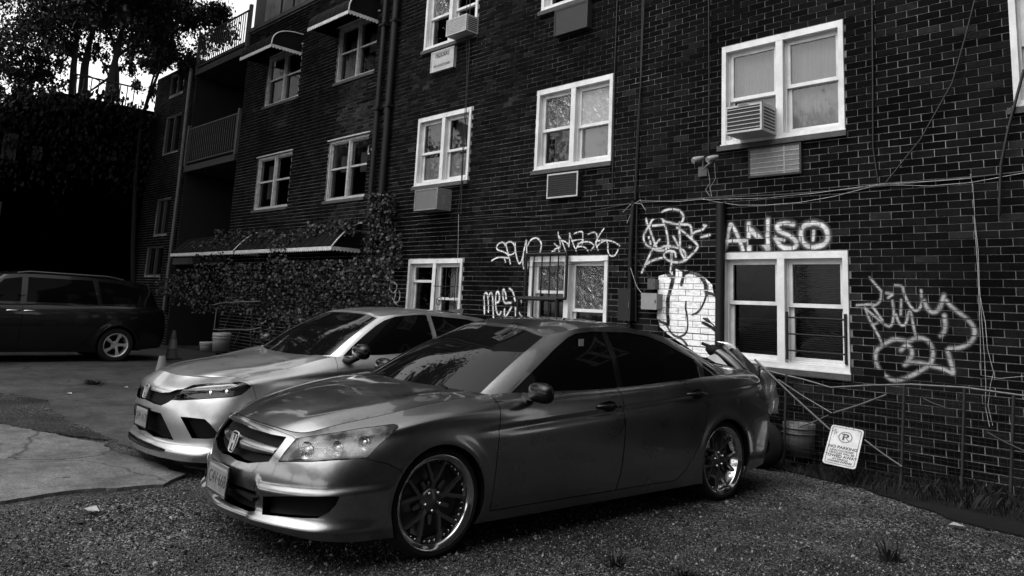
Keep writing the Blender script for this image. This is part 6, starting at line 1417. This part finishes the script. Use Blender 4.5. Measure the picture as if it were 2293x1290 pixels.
def build_civic():
    X0, Y0, DEG = -6.85, 3.311, -92.
    root = empty('parked_car', (X0, Y0, 0), R(DEG), 'pale silver car with black grille parked beyond the grey sedan', 'car'); pm = place_m(X0, Y0, DEG)
    sx = [.42, 0, -.45, -1.4, -2.3, -2.735]
    def row(front, ys, zs, rear):
        return front+[(x_, y_, z_) for x_, y_, z_ in zip(sx, ys, zs)]+rear
    rows = [
     row([(.90,0,.13),(.89,.36,.13),(.83,.62,.13),(.69,.80,.135)], [.862,.865,.86,.86,.86,.865], [.14,.16,.16,.16,.16,.18], [(-3.2,.85,.22),(-3.55,.72,.26),(-3.66,.4,.28),(-3.68,0,.28)]),
     row([(.915,0,.19),(.905,.37,.19),(.85,.64,.19),(.71,.815,.19)], [.878,.88,.875,.872,.875,.88], [.20,.22,.22,.22,.22,.24], [(-3.2,.86,.28),(-3.57,.74,.32),(-3.68,.42,.33),(-3.70,0,.33)]),
     row([(.875,0,.25),(.865,.37,.25),(.81,.63,.25),(.67,.80,.255)], [.878,.885,.885,.885,.885,.885], [.27,.31,.32,.32,.32,.33], [(-3.2,.87,.38),(-3.58,.76,.42),(-3.70,.43,.43),(-3.72,0,.43)]),
     row([(.895,0,.40),(.88,.36,.40),(.80,.62,.41),(.645,.80,.43)], [.885,.895,.90,.90,.90,.895], [.45,.46,.46,.46,.47,.48], [(-3.2,.875,.52),(-3.58,.77,.55),(-3.70,.44,.56),(-3.72,0,.56)]),
     row([(.885,0,.50),(.865,.34,.505),(.765,.60,.53),(.60,.775,.555)], [.872,.892,.90,.90,.90,.892], [.58,.60,.59,.60,.61,.63], [(-3.2,.865,.66),(-3.56,.76,.69),(-3.68,.44,.70),(-3.70,0,.70)]),
     row([(.865,0,.60),(.835,.33,.61),(.725,.58,.635),(.55,.755,.655)], [.850,.882,.893,.895,.892,.885], [.68,.72,.715,.735,.75,.76], [(-3.2,.85,.78),(-3.52,.74,.80),(-3.63,.43,.81),(-3.65,0,.81)]),
     row([(.84,0,.675),(.80,.31,.68),(.68,.565,.695),(.51,.725,.715)], [.815,.852,.868,.868,.862,.852], [.745,.80,.86,.90,.925,.935], [(-3.15,.81,.94),(-3.44,.69,.945),(-3.54,.40,.95),(-3.56,0,.95)]),
     row([(.745,0,.767),(.70,.30,.758),(.54,.52,.76),(.40,.65,.777)], [.66,.728,.775,.835,.825,.815], [.79,.838,.945,.955,.965,.965], [(-3.10,.76,.955),(-3.36,.64,.96),(-3.45,.37,.97),(-3.47,0,.97)]),
    ]
    for i_, r_ in enumerate(rows):
        f_ = (1., 1., 1., .7, .3, .1, 0., 0.)[i_]
        for k_, dx in ((0, .03), (1, .05), (2, .07), (3, .06)): r_[k_] = (r_[k_][0]-dx*f_, r_[k_][1], r_[k_][2])
    rows[-1][4] = (.28, .69, .795); rows[-1][6] = (-.45, .762, .940)
    cv = (280, 760, 4.606); FR = lambda c: c.x > .3; LO = lambda c: c.x > .3 and c.z < .56
    hl = cp([(595,515),(700,470),(900,452),(1180,438),(1250,450),(1305,487),(1200,570),(1100,595),(800,615),(560,628),(480,622)], *cv)
    gr = cp([(120,440),(270,528),(380,552),(470,546),(530,520),(596,514),(482,622),(440,650),(372,680),(300,662),(180,600),(110,560)], *cv)
    li = cp([(60,640),(180,680),(272,738),(368,765),(400,830),(497,1035),(300,1000),(130,890),(40,830)], *cv)
    pk = cp([(575,800),(700,812),(822,826),(880,882),(985,1012),(860,1025),(690,1018)], *cv)
    gl_ = cp([(835,540),(900,470),(960,410),(1060,320),(1150,245),(1230,195),(1330,160),(1500,144),(1700,142),(1900,165),(2080,200),(2290,270),(2290,470),(1460,492),(1200,512)], 560, 670, 4.095)
    def hshape(H):
        hx, hy = H[..., 0], H[..., 1]; yl = np.interp(hx, [-.4,.2,.6], [.60,.55,.44]); H[..., 2] += .012*np.exp(-((hy-yl)/.045)**2)*sstep(.70,.45,hx)
    def shp(x, y, z):
        fade = sstep(.45, .2, x)*(y > .5); zc = .80+.05*(-x-.2)/1.2; y -= .014*fade*np.exp(-((z-zc+.03)/.03)**2)
    S = dict(lens=lens_clear, paint=paint_b, wheelbase=2.735, hub=.325, arch=.35, rim=.225, hw=.885, belt=.95, rows=rows, hood_c=[(.60,0,.812),(.35,0,.862),(0,0,.905),(-.30,0,.925)], cowl=[(-.32,.30,.930),(-.37,.56,.937)], hood_shape=hshape, shape=shp,
        panels=[('headlight', hl, 'px', lambda c: c.x > .15 and c.y > .15, 'pair', black_plastic, (-.05,-.03,0)), ('grille', gr, 'px', lambda c: c.x > .5 and c.z > .42, 'join', black_plastic, (-.025,0,0)), ('lower_intake', li, 'px', LO, 'join', black_plastic, (-.06,0,0)), ('side_intake', pk, 'px', LO, 'pair', black_plastic, (-.05,-.02,0)),
            ('front_door', [(-.47,1.0),(-.43,.85),(-.405,.6),(-.39,.23),(-1.5,.23),(-1.53,.6),(-1.5,1.0)], 'side', lambda c: c.y > .5, 'pair', paint_b, None), ('rear_door', [(-1.5,1.0),(-1.53,.6),(-1.5,.23),(-2.15,.23),(-2.42,.5),(-2.5,.8),(-2.45,1.0)], 'side', lambda c: c.y > .5, 'pair', paint_b, None),
            ('front_bumper', [(1.1,.02),(1.1,.78),(.40,.782),(.33,.72),(.30,.62),(.2,.4),(.2,.02)], 'side', lambda c: c.x > .2, 'join', paint_b, None)],
        base=[(-.30,0,.915),(-.33,.42,.922),(-.462,.722,.940),(-.58,.775,.935),(-1.0,.80,.945),(-1.6,.80,.955),(-2.3,.79,.955),(-2.85,.74,.955),(-3.10,.62,.955),(-3.2,0,.96)],
        top=[(-1.03,0,1.345),(-1.03,.36,1.337),(-1.045,.552,1.308),(-1.14,.575,1.325),(-1.4,.585,1.355),(-1.8,.58,1.362),(-2.2,.565,1.335),(-2.55,.54,1.285),(-2.6,.50,1.28),(-2.58,0,1.31)],
        roof_c=[(-1.3,0,1.385),(-1.65,0,1.402),(-2.1,0,1.38)], deck=dict(c=[(-3.2,0,.965),(-3.35,0,.985)], f=[(-3.15,.45,.962)]),
        side_glass=[('door_window', gl_, 'px', lambda c: c.y > .4 and -1.55 < c.x < -.45, 'front_door'), ('door_window', [(-1.60,.96),(-1.60,1.335),(-2.1,1.31),(-2.5,1.22),(-2.75,1.10),(-2.7,.97)], 'side', lambda c: c.y > .4, 'rear_door')])
    made = loft_car(root, pm, S)
    honda_mark(root, (.882, 0, .605), .095, .11, .18)
    pl = plate(root, (.885, -.02, .395), .02, 'KFM 4178', frame=False)
    # white strip light in the lamps, splitter under the nose
    for k, o in enumerate(made['headlight']):
        sg = -1 if k else 1; q = MB(); q.tube([(.70,sg*.475,.668), (.60,sg*.60,.690), (.47,sg*.72,.710), (.37,sg*.785,.718)], [.006,.012,.014,.009], 6); q.build('strip_light', mat('strip_white', .5, .3), o)
        q = MB()
        for cc in ((.60,sg*.635,.64), (.50,sg*.715,.655)): q.lathe([(.001,.0),(.026,-.006),(.03,-.02)], c=cc, n=16, axis='X')
        q.build('lamp_unit', chrome, o, fix=True); 
    # lower splitter: black blade and pale outer strips
    sp = MB(); rim = [(.905,0),(.895,.22),(.855,.42),(.77,.62),(.64,.79),(.50,.87)]; L = [(x_,-y_) for x_, y_ in rim[::-1]][:-1]+rim; n_ = len(L)
    vs = [(x_,y_,.20) for x_, y_ in L]+[(x_*.88,y_*.94,.235) for x_, y_ in L]+[(x_,y_,.185) for x_, y_ in L]+[(x_*.88,y_*.94,.17) for x_, y_ in L]
    sp.add(vs, [(i,i+1,n_+i+1,n_+i) for i in range(n_-1)]+[(i,2*n_+i,2*n_+i+1,i+1) for i in range(n_-1)]+[(2*n_+i,3*n_+i,3*n_+i+1,2*n_+i+1) for i in range(n_-1)], False); sp.build('front_splitter', gloss_black, root, fix=True)
    st_ = MB(); vs = [(x_+.004,y_*1.003,.178) for x_, y_ in L]+[(x_-.012,y_*.997,.132) for x_, y_ in L]+[(x_*.9,y_*.95,.125) for x_, y_ in L]
    st_.add(vs, [(i,n_+i,n_+i+1,i+1) for i in range(n_-1)]+[(n_+i,2*n_+i,2*n_+i+1,n_+i+1) for i in range(n_-1)], False); st_.build('lip_strip', paint_b, root, fix=True)
    mirror_pair(root, (-.60, .985, 1.0), gloss_black)
    for sg in (1, -1):
        w_ = MB(); w_.tube([(-.36, sg*.48, .945), (-.44, sg*.1, .985)], .008, 6); w_.build('wiper', black_plastic, root)
    for yy in (.52, .60):
        q = MB(); q.obox((-.565, yy, 1.03), (.0, .022, 0), (-.018, 0, .012), (.002, 0, .003)); q.build('windshield_sticker', mat('sticker', .45, .6), root)
    af = MB(); af.prism([(-2.28,.012,1.385),(-2.45,.012,1.415),(-2.50,.012,1.415),(-2.48,.012,1.355)], (0,-.024,0)); af.build('roof_antenna', paint_b, root, fix=True)
    return root

def build_van():
    X0, Y0, DEG = -17.62, 2.17, -90.
    root = empty('parked_van', (X0, Y0, 0), R(DEG), 'black minivan with silver wheel at the far left', 'van'); pm = place_m(X0, Y0, DEG); sx = [.45, 0, -.55, -1.5, -2.5, -3.03]
    def row(front, y_, zz, rear): return front+[(a, y_-(.012 if a > .3 else 0), zz) for a in sx]+rear
    rows = [row([(.95,0,.2),(.93,.4,.2),(.86,.68,.2),(.72,.86,.2)], .92, .2, [(-3.5,.91,.24),(-3.92,.80,.28),(-4.02,.45,.28),(-4.04,0,.28)]),
            row([(.97,0,.28),(.95,.42,.28),(.88,.7,.28),(.73,.875,.28)], .935, .28, [(-3.5,.925,.33),(-3.95,.82,.36),(-4.06,.46,.36),(-4.08,0,.36)]),
            row([(.96,0,.42),(.94,.42,.42),(.86,.7,.42),(.71,.88,.43)], .955, .45, [(-3.5,.945,.48),(-3.97,.84,.5),(-4.08,.47,.5),(-4.1,0,.5)]),
            row([(.93,0,.58),(.91,.42,.58),(.82,.68,.6),(.66,.86,.62)], .968, .65, [(-3.5,.955,.66),(-3.97,.85,.67),(-4.08,.47,.67),(-4.1,0,.67)]),
            row([(.89,0,.72),(.86,.4,.72),(.76,.66,.74),(.58,.83,.78)], .968, .85, [(-3.5,.955,.86),(-3.94,.85,.87),(-4.05,.47,.87),(-4.07,0,.87)]),
            row([(.86,0,.80),(.82,.38,.8),(.70,.64,.82),(.52,.80,.86)], .958, .985, [(-3.5,.945,.99),(-3.92,.84,.995),(-4.02,.46,1.0),(-4.04,0,1.0)]),
            row([(.83,0,.86),(.79,.36,.86),(.66,.6,.88),(.48,.76,.93)], .918, 1.075, [(-3.5,.905,1.08),(-3.88,.81,1.08),(-3.97,.45,1.085),(-3.99,0,1.085)]),
            row([(.80,0,.90),(.76,.35,.9),(.62,.57,.92),(.44,.71,.97)], .885, 1.10, [(-3.45,.875,1.10),(-3.84,.79,1.10),(-3.92,.44,1.105),(-3.94,0,1.105)])]
    rows[-1][6] = (-.2, .80, 1.08)
    sg_ = lambda c: c.y > .4
    S = dict(paint=paint_c, wheelbase=3.03, hub=.335, arch=.375, rim=.235, hw=.955, belt=1.08, rows=rows, hood_c=[(.6,0,.97),(.3,0,1.04),(.05,0,1.09)], cowl=[(.0,.35,1.09),(-.08,.6,1.085)], spin=.55,
        panels=[('front_door', [(-.35,1.2),(-.4,.7),(-.42,.27),(-1.32,.27),(-1.32,1.2)], 'side', sg_, 'pair', paint_c, None), ('sliding_door', [(-1.32,1.2),(-1.32,.27),(-2.35,.27),(-2.6,.6),(-2.68,.9),(-2.62,1.2)], 'side', sg_, 'pair', paint_c, None)],
        base=[(.03,0,1.07),(-.02,.42,1.07),(-.2,.80,1.07),(-.45,.87,1.08),(-1.2,.885,1.085),(-2.2,.885,1.09),(-3.1,.875,1.095),(-3.6,.84,1.095),(-3.82,.74,1.095),(-3.9,0,1.10)],
        top=[(-.85,0,1.64),(-.86,.42,1.635),(-.92,.66,1.61),(-1.02,.70,1.625),(-1.4,.72,1.655),(-2.2,.725,1.655),(-3.1,.70,1.62),(-3.55,.665,1.575),(-3.62,.60,1.57),(-3.63,0,1.60)],
        roof_c=[(-1.2,0,1.70),(-2.0,0,1.735),(-2.9,0,1.70)],
        side_glass=[('door_window', [(-.62,1.13),(-1.0,1.54),(-1.28,1.59),(-1.28,1.13)], 'side', sg_, 'front_door'), ('door_window', [(-1.38,1.13),(-1.38,1.595),(-2.5,1.59),(-2.62,1.13)], 'side', sg_, 'sliding_door'), ('quarter_window', [(-2.70,1.14),(-2.60,1.58),(-3.1,1.55),(-3.45,1.45),(-3.35,1.15)], 'side', sg_, None)])
    made = loft_car(root, pm, S); mirror_pair(root, (-.55, 1.05, 1.15), gloss_black)
    for k, sg in ((0, 1), (1, -1)):
        for par, hx in (('front_door', -1.18), ('sliding_door', -1.46)):
            h_ = MB(); h_.tube([(hx-.11, sg*.955, .965), (hx-.07, sg*.995, .97), (hx+.07, sg*.995, .97), (hx+.11, sg*.955, .965)], .013, 7); h_.build('door_handle', chrome, made[par][k])
    rr = MB()
    for sg in (1, -1): rr = MB(); rr.tube([(-1.2, sg*.69, 1.665), (-1.4, sg*.69, 1.70), (-2.8, sg*.68, 1.69), (-3.1, sg*.67, 1.64)], .016, 6); rr.build('roof_rail', gunmetal, root)
    return root
# ================================================================ cars
build_accord(); build_civic(); build_van()
# ================================================================ unseen sides of the yard, added for shade and reflections: a house and trees
nw = empty('added_shade_house', (2.1, 0, 0), 0, 'unseen dark brick house added to shade the right side of the yard', 'building')  # house added out of view to darken the near car's side
b_ = MB(); b_.box((0,-7,0), (6,7.2,9.0)); b_.build('wall', mat('shade_house_brick', .005, .9, var=.4, vscale=20), nw); b_ = MB(); b_.box((-.2,-7.2,9.0), (6.2,7.4,9.25)); b_.build('roof', mat('roof_felt', .02, .9), nw)
def unseen_tree(x, y, h, r, label, seed, n=5200):
    e = empty('tree', (x, y, 0), 0, label, 'tree', 'unseen trees added for reflections'); rg = np.random.default_rng(seed); sub = rg.normal(size=(34, 3)); sub = sub/np.linalg.norm(sub, axis=1)[:, None]*(rg.random((34, 1))**.4)*r; sub[:, 2] = sub[:, 2]*.8+h-r*.8
    pos = sub[rg.integers(34, size=n)]+rg.normal(size=(n, 3))*r*.17; leaves('crown', pos, .26, OVAL, tree_leaf, e, False, seed, kind=None)
    t = MB(); t.tube([(0,0,0), (.1,.05,h*.35), (.0,.1,h*.75)], [.22,.17,.06], 8)
    for k in range(6): a = k*1.05; t.tube([(.05,.05,h*.4), (math.cos(a)*r*.4, math.sin(a)*r*.4, h*.62), (math.cos(a)*r*.75, math.sin(a)*r*.75, h*.72)], [.09,.05,.02], 6)
    t.build('trunk', bark, e); return e
for i, (x, y, h, r, lb) in enumerate(((-29,-11,12,3.6,'unseen tall tree far to the left outside the yard'), (-37,-10,13,4.0,'unseen taller tree beyond the far left tree'), (-46,-12,14,4.4,'unseen tallest distant tree at the far left'), (-55,-9,13,4.2,'unseen farthest tree of the left row'), (-21,-13,9.5,3.2,'unseen broad tree opposite the building, leftmost of the row behind the viewer'), (-14.5,-15,10.5,3.4,'unseen tall tree second from the left in the row behind the viewer'), (-7.5,-14,8.5,3.0,'unseen lower tree in the middle of the row behind the viewer'), (-1.5,-15.5,10,3.3,'unseen tree directly behind the viewer'), (4.5,-13,9,3.0,'unseen tree at the right end of the row behind the viewer'))): unseen_tree(x, y, h, r, lb, 50+i)  # added out of view for dark reflections in windows and paint
for i, (x, y, h, r, lb) in enumerate(((-11,14,15.5,4.2,'unseen tall tree added behind the brick building, right one'), (-17.5,15,15,4.,'unseen tall tree added behind the brick building, left one'))): unseen_tree(x, y, h, r, lb, 70+i)  # added unseen above the roof to darken windscreen reflections

# unseen tree added to shade the left of the yard, crown above the frame
sh = empty('tree', (-21.5, -3.0, 0), 0, 'unseen spreading tree added to shade the left of the yard', 'tree', 'trees beyond the yard'); rg = np.random.default_rng(91); pos = []
cl_ = [(rg.uniform(-27, -16.2)+21.5, rg.uniform(-3, 7.0)+3.0, 0) for _ in range(75)]
for (x_, y_, _) in cl_:
    zc = rg.uniform(10.4, 13.5); n = 330; q = rg.normal(size=(n, 3))*np.array([.75, .75, .45])+np.array([x_, y_, zc]); pos.append(q)
leaves('crown', np.concatenate(pos), .34, OVAL, tree_leaf, sh, False, 92, kind=None)
t = MB(); t.tube([(0,0,0), (.2,.1,4), (.1,.3,8), (.3,.2,11)], [.42,.34,.26,.1], 10)
for k in range(9):
    a = k*.7; r_ = 3.2+1.6*(k % 3); t.tube([(.1,.2,6.5+.3*k), (math.cos(a)*r_*.5, math.sin(a)*r_*.5+.6, 9.2), (math.cos(a)*r_, math.sin(a)*r_+1.2, 11)], [.14,.09,.03], 7)
t.build('trunk', bark, sh)
